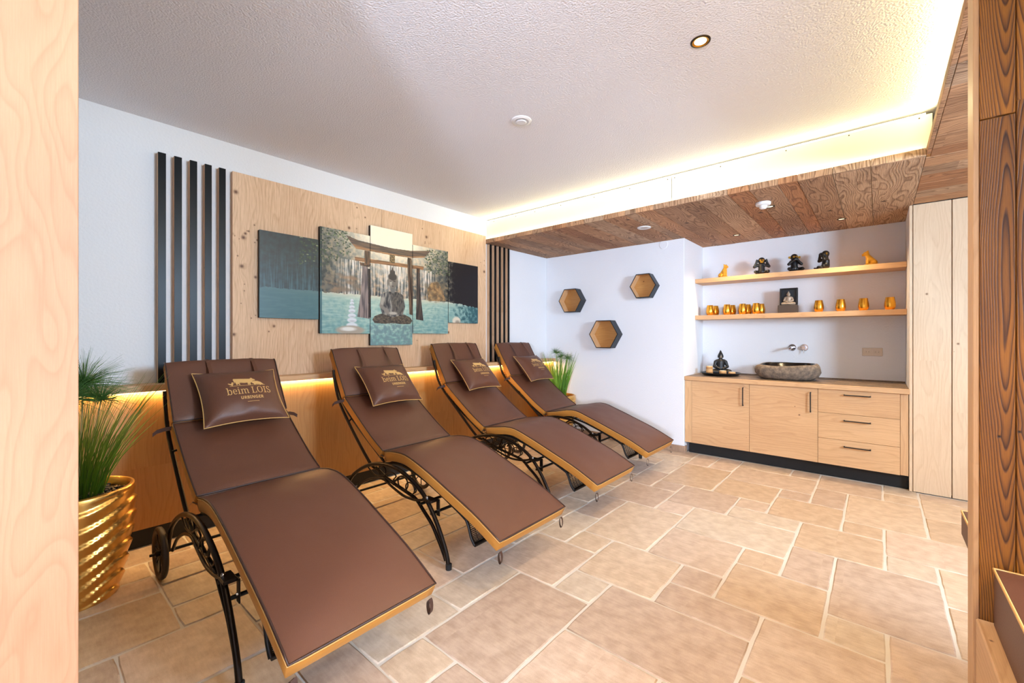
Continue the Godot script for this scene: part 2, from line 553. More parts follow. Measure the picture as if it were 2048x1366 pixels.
func lay_tile(fl: Node3D, a: int, b: int, w: int, h: int) -> void:
	var x0 := maxf(gx(a), -3.45) + 0.0045
	var x1 := minf(gx(a + w), 1.5) - 0.0045
	var z1 := gz(b) - 0.0025
	var back := HZ if gx(a + w) < NX0 + 0.05 or gx(a) > NX1 else -4.955
	var z0 := maxf(gz(b + h), back) + 0.0025
	if x1 - x0 < 0.03 or z1 - z0 < 0.03:
		return
	var ring := PackedVector2Array()
	var cs := [Vector2(x0, z0), Vector2(x1, z0), Vector2(x1, z1), Vector2(x0, z1)]
	for k in 4:
		var p: Vector2 = cs[k]
		var q: Vector2 = cs[(k + 1) % 4]
		var d := (q - p).normalized()
		var steps := maxi(3, int((q - p).length() / 0.06))
		var amp := 0.0035 if k % 2 == 1 else 0.0018
		for i in steps:
			var o := Vector2(-d.y, d.x) * rng.randf_range(0.0, amp)
			ring.append(p.lerp(q, float(i) / steps) + (o if i > 0 else (Vector2(x0 + x1, z0 + z1) * 0.5 - p).normalized() * 0.006))
	var mid := Vector2(x0 + x1, z0 + z1) * 0.5
	var off := Vector2(rng.randf() * 5.0, rng.randf() * 5.0)
	var mb := MB.new()
	var n := ring.size()
	var half := Vector2(x1 - x0, z1 - z0) * 0.5
	var sc := Vector2(1.0 - 0.005 / half.x, 1.0 - 0.005 / half.y)
	var top := rng.randf_range(-0.0006, 0.0004)
	for i in n:
		var j := (i + 1) % n
		var a0 := ring[i]
		var a1 := ring[j]
		var b0 := mid + (a0 - mid) * sc
		var b1 := mid + (a1 - mid) * sc
		var up := Vector3.UP
		mb.tri(Vector3(mid.x, top, mid.y), Vector3(b0.x, top, b0.y), Vector3(b1.x, top, b1.y), up, up, up, mid + off, b0 + off, b1 + off)
		var o3 := Vector3(a0.x - mid.x, 0, a0.y - mid.y).normalized()
		var e := (Vector3.UP + o3 * 0.7).normalized()
		mb.quad(Vector3(b0.x, top, b0.y), Vector3(b1.x, top, b1.y), Vector3(a1.x, top - 0.003, a1.y), Vector3(a0.x, top - 0.003, a0.y), e, b0 + off, b1 + off, a1 + off, a0 + off)
		mb.quad(Vector3(a0.x, top - 0.003, a0.y), Vector3(a1.x, top - 0.003, a1.y), Vector3(a1.x, -0.008, a1.y), Vector3(a0.x, -0.008, a0.y), o3, a0 + off, a1 + off, a1 + off, a0 + off)
	part("tile", mb, M["tile%d" % rng.randi_range(0, 5)], fl)

func floor_tiles() -> void:
	rng.seed = 77
	var fl := struct("floor")
	part("grout_bed", bb(Vector3(-3.7, -0.2, -5.8), Vector3(3.1, -0.0035, 4.2)), M.grout, fl)
	var taken := {}
	var jobs := []
	for t in BIG:
		var clash := false
		for i in t[2]:
			for j in t[3]:
				if taken.has(Vector2i(t[0] + i, t[1] + j)):
					clash = true
		if clash:
			continue
		jobs.append(t)
		for i in t[2]:
			for j in t[3]:
				taken[Vector2i(t[0] + i, t[1] + j)] = true
	var kinds := [[2, 3], [3, 2], [2, 2], [2, 2], [2, 1], [1, 2], [1, 1]]
	for b in range(-6, 19):
		for a in range(-9, 14):
			if taken.has(Vector2i(a, b)):
				continue
			var first := rng.randi_range(0, kinds.size() - 1)
			for q in kinds.size():
				var k: Array = kinds[(first + q) % kinds.size()] if q < kinds.size() - 1 else [1, 1]
				var free := true
				for i in k[0]:
					for j in k[1]:
						if taken.has(Vector2i(a + i, b + j)):
							free = false
				if free:
					jobs.append([a, b, k[0], k[1]])
					for i in k[0]:
						for j in k[1]:
							taken[Vector2i(a + i, b + j)] = true
					break
	for t in jobs:
		lay_tile(fl, t[0], t[1], t[2], t[3])

func shell() -> void:
	var w := struct("wall_left")
	part("plaster", bb(Vector3(WX - 0.15, 0, -5.0), Vector3(WX, CEIL, 4.1)), M.plaster, w)
	w = struct("wall_back")
	part("plaster", bb(Vector3(WX, 0, HZ - 0.9), Vector3(NX0, CEIL, HZ), 0.004), M.plaster, w)
	w = struct("wall_niche")
	part("niche_back", bb(Vector3(NX0 - 0.02, 0, NZ - 0.15), Vector3(NX1 + 0.2, CEIL, NZ)), M.plaster, w)
	w = struct("wall_niche_side")
	part("niche_side", bb(Vector3(NX1, 0, NZ), Vector3(RX - 0.006, SOF, -4.93)), M.plaster, w)
	part("edge_board", bb(Vector3(NX1, 0.001, -4.9295), Vector3(RX - 0.003, SOF - 0.002, -4.906), 0.001), M.oak_pale, w)
	w = struct("wall_upper")
	part("lintel", bb(Vector3(NX0, SOF + 0.05, NZ - 0.1), Vector3(2.9, CEIL, HZ - 0.01)), M.plaster, w)
	part("plaster_behind_cupboards", bb(Vector3(RX + 0.2, 0, NZ - 0.15), Vector3(3.0, CEIL, NZ)), M.plaster, w)
	# right wall with its window opening, rear wall with another
	w = struct("wall_right")
	var wz0 := -2.6
	var wz1 := -1.5
	var wy0 := 1.6
	var wy1 := 2.34
	part("below_window", bb(Vector3(2.85, 0, wz0), Vector3(3.1, wy0, wz1)), M.plaster, w)
	part("above_window", bb(Vector3(2.85, wy1, wz0), Vector3(3.1, CEIL, wz1)), M.plaster, w)
	part("plaster", bb(Vector3(2.85, 0, -5.7), Vector3(3.1, CEIL, wz0)), M.plaster, w)
	part("plaster", bb(Vector3(2.85, 0, wz1), Vector3(3.1, CEIL, 4.1)), M.plaster, w)
	window("window_1", Vector3(2.95, (wy0 + wy1) * 0.5, (wz0 + wz1) * 0.5), Vector2(wz1 - wz0, wy1 - wy0), true)
	w = struct("wall_front")
	part("plaster", bb(Vector3(WX - 0.1, 0, 4.0), Vector3(1.15, CEIL, 4.2)), M.plaster, w)
	part("plaster", bb(Vector3(1.85, 0, 4.0), Vector3(3.1, CEIL, 4.2)), M.plaster, w)
	part("below_window", bb(Vector3(1.15, 0, 4.0), Vector3(1.85, 1.11, 4.2)), M.plaster, w)
	part("above_window", bb(Vector3(1.15, 1.81, 4.0), Vector3(1.85, CEIL, 4.2)), M.plaster, w)
	window("window_2", Vector3(1.5, 1.46, 4.08), Vector2(0.7, 0.7), false)
	var c := struct("ceiling")
	part("plaster", bb(Vector3(WX - 0.1, CEIL, -5.7), Vector3(3.1, CEIL + 0.15, 4.2)), M.ceiling, c)
	# stone skirting along the hexagon wall
	var b := struct("baseboard_back")
	part("skirting", bb(Vector3(-3.44, 0, HZ + 0.001), Vector3(-2.6, 0.075, HZ + 0.012), 0.002, 0), M.skirting, b)
	part("skirting", bb(Vector3(-2.595, 0, HZ + 0.001), Vector3(NX0 + 0.012, 0.075, HZ + 0.012), 0.002, 0, Vector2(0.4, 0.3)), M.skirting, b)
	part("skirting", bb(Vector3(NX0 + 0.001, 0, HZ - 0.06), Vector3(NX0 + 0.012, 0.075, HZ), 0.002, 2), M.skirting, b)
	w = struct("wall_doorway")
	part("plaster", bb(Vector3(0.56, 0, 0.45), Vector3(2.85, CEIL, 0.6), 0.003), M.plaster, w)
	# oak-clad partition beside the camera
	var p := struct("wall_partition")
	part("core", bb(Vector3(-1.32, 0, -0.055), Vector3(-1.135, CEIL, 4.0)), M.plaster, p)
	part("oak_board", bb(Vector3(-1.135, 0, -0.0725), Vector3(-1.12, CEIL, 0.16), 0.001, 1, Vector2(0.12, 0.72)), M.oak_near, p)
	part("oak_board", bb(Vector3(-1.135, 0, 0.163), Vector3(-1.12, CEIL, 0.9), 0.001, 1, Vector2(0.2, 0.1)), M.oak, p)
	part("oak_end", bb(Vector3(-1.32, 0, -0.0725), Vector3(-1.1355, CEIL, -0.0555), 0.001), M.oak, p)

func window(called: String, c: Vector3, s: Vector2, side: bool) -> void:
	var w := struct(called)
	var ax := Vector3(0, 0, 1) if side else Vector3(1, 0, 0)
	var dp := Vector3(1, 0, 0) if side else Vector3(0, 0, 1)
	var f := 0.05
	var mb := MB.new()
	for e in [[-1, 0], [1, 0]]:
		mb.box(c + ax * e[0] * (s.x - f) * 0.5, ax * f + Vector3.UP * s.y + dp * 0.06, 0.004)
		mb.box(c + Vector3.UP * e[0] * (s.y - f) * 0.5, ax * (s.x - 2.0 * f) + Vector3.UP * f + dp * 0.06, 0.004)
	part("window_frame", mb, M.white, w)
	part("pane", bx(c, ax * (s.x - 2.0 * f) + Vector3.UP * (s.y - 2.0 * f) + dp * 0.006), M.pane, w)

func soffits() -> void:
	rng.seed = 5
	var olds := ["old_a", "old_b", "old_c", "old_d"]
	var s := struct("trim_1")
	# rear soffit: core, planks running from the front edge to the wall, board ends as a lip
	part("core", bb(Vector3(WX, SOF + 0.024, HZ), Vector3(RX, 2.44, FZ - 0.05)), M.larch, s)
	var x := WX + 0.002
	while x < RX - 0.01:
		var w := minf(rng.randf_range(0.10, 0.24), RX - x)
		if RX - x - w < 0.07:
			w = RX - x
		var m: Material = M[olds[rng.randi_range(0, 3)]]
		var mid := x + w * 0.5
		var zb := NZ + 0.002 if mid > NX0 and mid < NX1 + 0.05 else HZ + 0.002
		if x < NX0 and x + w > NX0:
			w = NX0 - x
			zb = HZ + 0.002
			if w < 0.03:
				x = NX0 + 0.001
				continue
		var dy := rng.randf_range(0.0, 0.003)
		part("plank", bb(Vector3(x + 0.0012, SOF + dy, zb), Vector3(x + w - 0.0012, SOF + 0.022 + dy, FZ - 0.02), 0.0015, 2, Vector2(rng.randf() * 3.0, rng.randf() * 3.0)), m, s)
		part("lip_board", bb(Vector3(x + 0.001, SOF + dy, FZ - 0.019), Vector3(x + w - 0.001, 2.458, FZ + dy * 0.5), 0.0015, 1, Vector2(rng.randf() * 3.0, rng.randf() * 3.0)), m, s)
		x += w
	# upstand panel with its screws
	var fp := struct("trim_2")
	for e in [[WX + 0.003, -1.347], [-1.343, RX + 0.03]]:
		part("upstand_panel", bb(Vector3(e[0], 2.462, FZ - 0.055), Vector3(e[1], 2.678, FZ - 0.047), 0.001), M.fascia, fp)
	for q in [-3.44, -3.10, -2.83, -2.49, -2.10, -1.73, -1.38, -1.32, -0.955, -0.51, -0.149, 0.195]:
		var mb := MB.new()
		mb.lathe(Vector3(q, 2.664, FZ - 0.0465), [Vector2(0.0045, 0.0), Vector2(0.004, 0.0015), Vector2(0, 0.0015)], 8, Basis(Vector3.RIGHT, PI / 2))
		part("screw", mb, M.bronze, fp)
	part("rear_board", bb(Vector3(WX + 0.003, 2.459, FZ - 0.16), Vector3(RX, 2.50, FZ - 0.12)), M.larch, fp)
	# right soffit: planks across
	s = struct("trim_3")
	part("core", bb(Vector3(RX + 0.03, SOF + 0.026, -4.9), Vector3(2.85, 2.455, -0.25)), M.larch, s)
	var z := -4.898
	while z < -0.26:
		var w := rng.randf_range(0.12, 0.23)
		if -0.25 - z - w < 0.08:
			w = -0.25 - z
		var m: Material = M[["old_c", "old_d", "old_a", "old_c"][rng.randi_range(0, 3)]]
		var dy := rng.randf_range(0.0, 0.003)
		part("plank", bb(Vector3(RX + (0.021 if z + w > FZ else 0.0012), SOF + dy, z + 0.0012), Vector3(2.84, SOF + 0.022 + dy, z + w - 0.0012), 0.0015, 0, Vector2(rng.randf() * 3.0, rng.randf() * 3.0)), m, s)
		if z + w > FZ + 0.01:
			part("lip_board", bb(Vector3(RX, SOF + dy, maxf(z, FZ) + 0.001), Vector3(RX + 0.019, 2.458, z + w - 0.001), 0.0015, 1, Vector2(rng.randf() * 3.0, rng.randf() * 3.0)), m, s)
		z += w
	part("upstand_panel", bb(Vector3(RX + 0.05, 2.462, FZ - 0.04), Vector3(RX + 0.058, 2.678, -0.25), 0.001), M.fascia, s)
	part("end_panel", bb(Vector3(RX, SOF, -0.25), Vector3(2.85, CEIL, -0.23)), M.plaster, s)
	# light strips of the coves, with their light
	var l := thing("cove_light_strip", "warm light strip along the top of the rear soffit panel", "light strip")
	part("upper_strip", bb(Vector3(WX + 0.01, 2.680, FZ - 0.054), Vector3(RX, 2.688, FZ - 0.044)), M.led_cove, l)
	part("lower_strip", bb(Vector3(WX + 0.01, 2.461, FZ - 0.036), Vector3(RX, 2.466, FZ - 0.026)), M.led_cove, l)
	var mx := (WX + RX) * 0.5
	var ln := RX - WX - 0.02
	area("cove_light", Vector3(mx, 2.684, FZ - 0.038), Vector3(0, 0.25, 1).normalized(), Vector2(ln, 0.012), Color(1.0, 0.93, 0.70), 1.25)
	area("cove_light", Vector3(mx, 2.469, FZ - 0.031), Vector3(0, 1, -0.12).normalized(), Vector2(0.008, ln), Color(1.0, 0.96, 0.80), 0.12)
	l = thing("cove_light_strip", "warm light strip above the right soffit edge", "light strip")
	part("upper_strip", bb(Vector3(RX + 0.047, 2.680, FZ + 0.02), Vector3(RX + 0.057, 2.688, -0.3)), M.led_cove, l)
	part("lower_strip", bb(Vector3(RX + 0.028, 2.461, FZ + 0.02), Vector3(RX + 0.038, 2.466, -0.3)), M.led_cove, l)
	var lz := (FZ - 0.3) * 0.5
	var ll := -0.3 - FZ - 0.02
	area("cove_light", Vector3(RX + 0.04, 2.684, lz), Vector3(-1, 0.25, 0).normalized(), Vector2(ll, 0.012), Color(1.0, 0.90, 0.62), 1.5)
	area("cove_light", Vector3(RX + 0.033, 2.469, lz), Vector3(0.12, 1, 0).normalized(), Vector2(ll, 0.008), Color(1.0, 0.95, 0.76), 0.14)

func panelling() -> void:
	# wainscot below the ledge, its plinth and the ledge with a warm strip under its lip
	var w := struct("trim_4")
	var z := -4.884
	rng.seed = 9
	while z < 0.55:
		var wd := 0.92
		part("wainscot_board", bb(Vector3(-3.52, 0.11, z + 0.0006), Vector3(-3.445, 0.962, minf(z + wd, 0.6) - 0.0006), 0.0008, 1, Vector2(rng.randf(), rng.randf())), M.wainscot, w)
		z += wd
	part("plinth", bb(Vector3(-3.55, 0, -4.884), Vector3(-3.462, 0.11, 0.6)), M.plinth, w)
	for e in [[-4.884, -2.2], [-2.199, 0.6]]:
		part("ledge", bb(Vector3(WX + 0.001, 0.9625, e[0]), Vector3(-3.405, 1.003, e[1]), 0.002, 2, Vector2(0.1, 0.2)), M.larch, w)
	var l := thing("ledge_light_strip", "warm light strip hidden under the wooden wall ledge", "light strip")
	part("strip", bb(Vector3(-3.4445, 0.9545, -4.87), Vector3(-3.432, 0.962, 0.55)), M.led_warm, l)
	area("ledge_light", Vector3(-3.436, 0.953, -2.16), Vector3(0.10, -1, 0).normalized(), Vector2(5.4, 0.010), Color(1.0, 0.82, 0.55), 3.3)
	# slats
	for g in 2:
		for k in 5:
			var z1: float = (-0.586 - 0.0836 * k) if g == 0 else (-3.668 - 0.0812 * k)
			var z0 := z1 - (0.0405 if g == 0 else 0.036)
			var top := 2.493 if g == 0 else SOF - 0.002
			var where := "left of the oak wall panel" if g == 0 else "between the oak wall panel and the corner"
			var nth: String = ["first", "second", "third", "fourth", "fifth"][k]
			var s := thing("wall_slat", "black fronted wooden wall slat %s, %s from the left" % [where, nth], "slat", "slats " + where)
			part("body", bb(Vector3(WX + 0.001, 1.0035, z0), Vector3(-3.5125, top, z1), 0.0008, 1, Vector2(0.13 * k, 0.1)), M.oak, s)
			part("black_front", bb(Vector3(-3.512, 1.0035, z0), Vector3(-3.510, top, z1), 0.0004), M.black_film, s)
	# oak panel
	var p := thing("wall_panel", "large light knotty oak panel behind the canvas pictures", "wall panel")
	part("oak_sheet", bb(Vector3(WX + 0.001, 1.0035, -2.2175), Vector3(-3.52, 2.495, -1.005), 0.001, 1, Vector2(0.65, 0.9)), M.oak, p)
	part("oak_sheet", bb(Vector3(WX + 0.001, 1.0035, FZ + 0.005), Vector3(-3.52, 2.495, -2.2190), 0.001, 1, Vector2(0.0, 1.9)), M.oak, p)

func lamps() -> void:
	# recessed downlights: a ring, a reflector cup, a lens and the light
	var list := [
		[Vector3(-0.639, CEIL, -2.114), 0.044, "gold", "gold recessed downlight in the white plaster ceiling", 2.0, true],
		[Vector3(-0.696, SOF, -4.171), 0.036, "bronze", "small bronze downlight in the soffit beside the smoke detector", 1.6, false],
		[Vector3(-0.26, SOF, -5.052), 0.036, "bronze", "small bronze downlight in the soffit above the drawers", 1.5, false],
		[Vector3(-1.167, SOF, -5.099), 0.036, "bronze", "small bronze downlight in the soffit above the black tray", 1.3, false],
	]
	for q in list:
		var at: Vector3 = q[0]
		var r: float = q[1]
		var t := thing("downlight", q[3], "downlight", "recessed downlights", at)
		var mb := MB.new()
		mb.lathe(Vector3.ZERO, [Vector2(r * 0.82, -0.0005), Vector2(r * 0.84, -0.005), Vector2(r, -0.004), Vector2(r * 1.02, -0.0002)], 28)
		part("ring", mb, M.bronze, t)
		mb = MB.new()
		mb.lathe(Vector3.ZERO, [Vector2(r * 0.62, -0.0012), Vector2(r * 0.83, -0.004)], 28)
		part("reflector", mb, M[q[2]], t)
		mb = MB.new()
		mb.lathe(Vector3.ZERO, [Vector2(0, -0.0014), Vector2(r * 0.62, -0.0014)], 24)
		part("lens", mb, M.lamp_on if q[5] else M.lamp_dim, t)
		spot(t, Vector3(0, -0.008, 0), Vector3.DOWN, Color(1.0, 0.86, 0.66), q[4], 58.0, 0.03)
	# the rest of the row, out of view above and beside the camera
	for q in [[Vector3(-0.15, CEIL, -0.25), 1.1, "over the doorway"], [Vector3(0.62, SOF, -0.9), 2.6, "over the near bench"], [Vector3(0.95, SOF, -3.4), 2.0, "in front of the tall cupboard"]]:
		var t := thing("downlight", "gold recessed downlight outside the picture, " + q[2], "downlight", "recessed downlights", q[0])
		var mb := MB.new()
		mb.lathe(Vector3.ZERO, [Vector2(0.036, -0.0005), Vector2(0.037, -0.005), Vector2(0.044, -0.004), Vector2(0.045, -0.0002)], 20)
		part("ring", mb, M.bronze, t)
		mb = MB.new()
		mb.lathe(Vector3.ZERO, [Vector2(0, -0.001), Vector2(0.036, -0.001)], 20)
		part("lens", mb, M.lamp_on, t)
		spot(t, Vector3(0, -0.008, 0), Vector3.DOWN, Color(1.0, 0.85, 0.60), q[1], 60.0, 0.03)
	# air valve
	var v := thing("air_valve", "round white ventilation valve in the plaster ceiling", "vent", "", Vector3(-1.755, CEIL, -2.13))
	var mb := MB.new()
	mb.lathe(Vector3.ZERO, [Vector2(0.030, -0.001), Vector2(0.036, -0.007), Vector2(0.050, -0.010), Vector2(0.064, -0.005), Vector2(0.066, 0.0)], 36)
	part("ring", mb, M.white, v)
	mb = MB.new()
	mb.lathe(Vector3.ZERO, [Vector2(0, -0.016), Vector2(0.028, -0.015), Vector2(0.036, -0.010), Vector2(0.030, -0.0065), Vector2(0, -0.006)], 36)
	part("disc", mb, M.white, v)
	# flat white speaker in the soffit, smoke detector
	v = thing("ceiling_valve", "flat round white valve in the timber soffit", "vent", "", Vector3(-1.797, SOF, -4.138))
	mb = MB.new()
	mb.lathe(Vector3.ZERO, [Vector2(0.036, -0.006), Vector2(0.052, -0.010), Vector2(0.066, -0.006), Vector2(0.068, 0.0)], 32)
	part("ring", mb, M.white, v)
	mb = MB.new()
	mb.lathe(Vector3.ZERO, [Vector2(0, -0.004), Vector2(0.036, -0.006)], 32)
	part("disc", mb, M.white_dim, v)
	v = thing("smoke_detector", "white domed smoke detector under the timber soffit", "smoke detector", "", Vector3(-0.72, SOF, -4.02))
	mb = MB.new()
	mb.lathe(Vector3.ZERO, [Vector2(0.030, -0.026), Vector2(0.052, -0.022), Vector2(0.056, -0.014), Vector2(0.056, 0.0)], 30)
	part("base", mb, M.white, v)
	mb = MB.new()
	mb.lathe(Vector3.ZERO, [Vector2(0, -0.052), Vector2(0.016, -0.051), Vector2(0.027, -0.044), Vector2(0.030, -0.026)], 30)
	part("dome", mb, M.white, v)
	# cover plate high on the hexagon wall
	mb = MB.new()
	mb.lathe(Vector3(-1.885, 2.372, HZ), [Vector2(0.05, 0.0), Vector2(0.05, 0.004), Vector2(0.047, 0.006), Vector2(0, 0.006)], 30, Basis(Vector3.RIGHT, PI / 2))
	single("cover_plate", mb, M.plaster, "round white cover plate on the wall just under the soffit", "cover plate")

func spot(parent: Node3D, at: Vector3, dir: Vector3, c: Color, e: float, ang: float, size: float) -> void:
	var l := SpotLight3D.new()
	l.name = "lamp_light"
	l.light_color = c
	l.light_energy = e
	l.spot_angle = ang
	l.spot_range = 8.0
	l.spot_attenuation = 2.0
	l.spot_angle_attenuation = 0.9
	l.light_size = size
	l.shadow_enabled = true
	parent.add_child(l, true)
	l.position = at
	l.basis = Basis.looking_at(dir, Vector3.RIGHT)

# ---------------------------------------------------------------- loungers

# one section of the pad: profile of (x, y) points along the top, from z0 (near) to z1 (far)
func pad(called: String, prof: Array, z0: float, z1: float, th: float, puff: float, parent: Node3D, sd: int) -> void:
	var nseg := 22
	var P := spline(prof, nseg)
	var N := []
	var T := []
	for i in P.size():
		var d: Vector2 = (P[mini(i + 1, nseg)] - P[maxi(i - 1, 0)]).normalized()
		T.append(d)
		N.append(Vector2(-d.y, d.x) if d.x > 0.0 else Vector2(d.y, -d.x))
	var r := FastNoiseLite.new()
	r.seed = sd
	r.frequency = 2.2
	var rows := []
	var cols := 16
	for i in nseg + 1:
		var row := PackedVector3Array()
		var s := float(i) / nseg
		for j in cols + 1:
			var w := float(j) / cols
			var z := lerpf(z0, z1, w)
			var b := puff * (1.0 - pow(absf(2.0 * w - 1.0), 5.0)) * (1.0 - pow(absf(2.0 * s - 1.0), 8.0))
			b += r.get_noise_2d(P[i].x * 2.0, z * 2.0) * 0.004 * (1.0 - pow(absf(2.0 * w - 1.0), 4.0))
			var q: Vector2 = P[i] + N[i] * b
			row.append(Vector3(q.x, q.y, z))
		rows.append(row)
	var mb := MB.new()
	mb.grid(rows, false, false, Vector3.ZERO, Vector3(0, 1, 0))
	var top := part(called, mb, M.leather, parent)
	# perimeter, with the outward direction at each point
	var per := []
	for i in nseg + 1:
		per.append([P[i], z0, N[i], Vector3(0, 0, 1)])
	for j in range(1, 12):
		per.append([P[nseg], lerpf(z0, z1, j / 12.0), N[nseg], Vector3(T[nseg].x, T[nseg].y, 0)])
	for i in nseg + 1:
		per.append([P[nseg - i], z1, N[nseg - i], Vector3(0, 0, -1)])
	for j in range(1, 12):
		per.append([P[0], lerpf(z1, z0, j / 12.0), N[0], Vector3(-T[0].x, -T[0].y, 0)])
	var bands := [PackedVector3Array(), PackedVector3Array(), PackedVector3Array(), PackedVector3Array()]
	var pipe := PackedVector3Array()
	var gold := PackedVector3Array()
	for k in per.size():
		var q: Array = per[k]
		var n3 := Vector3(q[2].x, q[2].y, 0)
		var c := Vector3(q[0].x, q[0].y, q[1])
		var wob := r.get_noise_2d(k * 1.9, 7.0) * 0.006
		for b in 4:
			var f := b / 3.0
			bands[b].append(c - n3 * th * f + q[3] * (sin(f * PI) * (0.006 + wob) + 0.001))
		pipe.append(c + q[3] * 0.001 + n3 * 0.001)
		gold.append(c + q[3] * 0.0045 - n3 * 0.0065)
	mb = MB.new()
	var mid := Vector3.ZERO
	for q in bands[0]:
		mid += q
	mid /= bands[0].size()
	mb.grid(bands, false, true, mid)
	var low := []
	for i in nseg + 1:
		var row := PackedVector3Array()
		for w in [z0, z1]:
			var q: Vector2 = P[i] - N[i] * th
			row.append(Vector3(q.x, q.y, w))
		low.append(row)
	mb.grid(low, false, false, Vector3.ZERO, Vector3(0, -1, 0))
	part("boxing", mb, M.ochre, top).set_meta("label", "ochre velvet side of the cushion")
	mb = MB.new()
	mb.tube(pipe, 0.0042, 6, true)
	part("piping", mb, M.piping_dark, top)
	if called == "seat_cushion":
		mb = MB.new()
		mb.tube(gold, 0.0020, 5, true)
		part("gold_piping", mb, M.piping_gold, top)

func ribbon(pts: PackedVector3Array, half: Vector3, th := 0.0015) -> MB:
	var mb := MB.new()
	var a := []
	for k in 2:
		pass
	var rows := []
	for p in pts:
		rows.append(PackedVector3Array([p - half, p + half]))
	mb.grid(rows, false, false, Vector3.ZERO, Vector3(0.3, 1, 0.2))
	var n := (pts[1] - pts[0]).cross(half).normalized() * th
	rows = []
	for p in pts:
		rows.append(PackedVector3Array([p - half - n, p + half - n]))
	mb.grid(rows, false, false, Vector3.ZERO, Vector3(-0.3, -1, -0.2))
	return mb

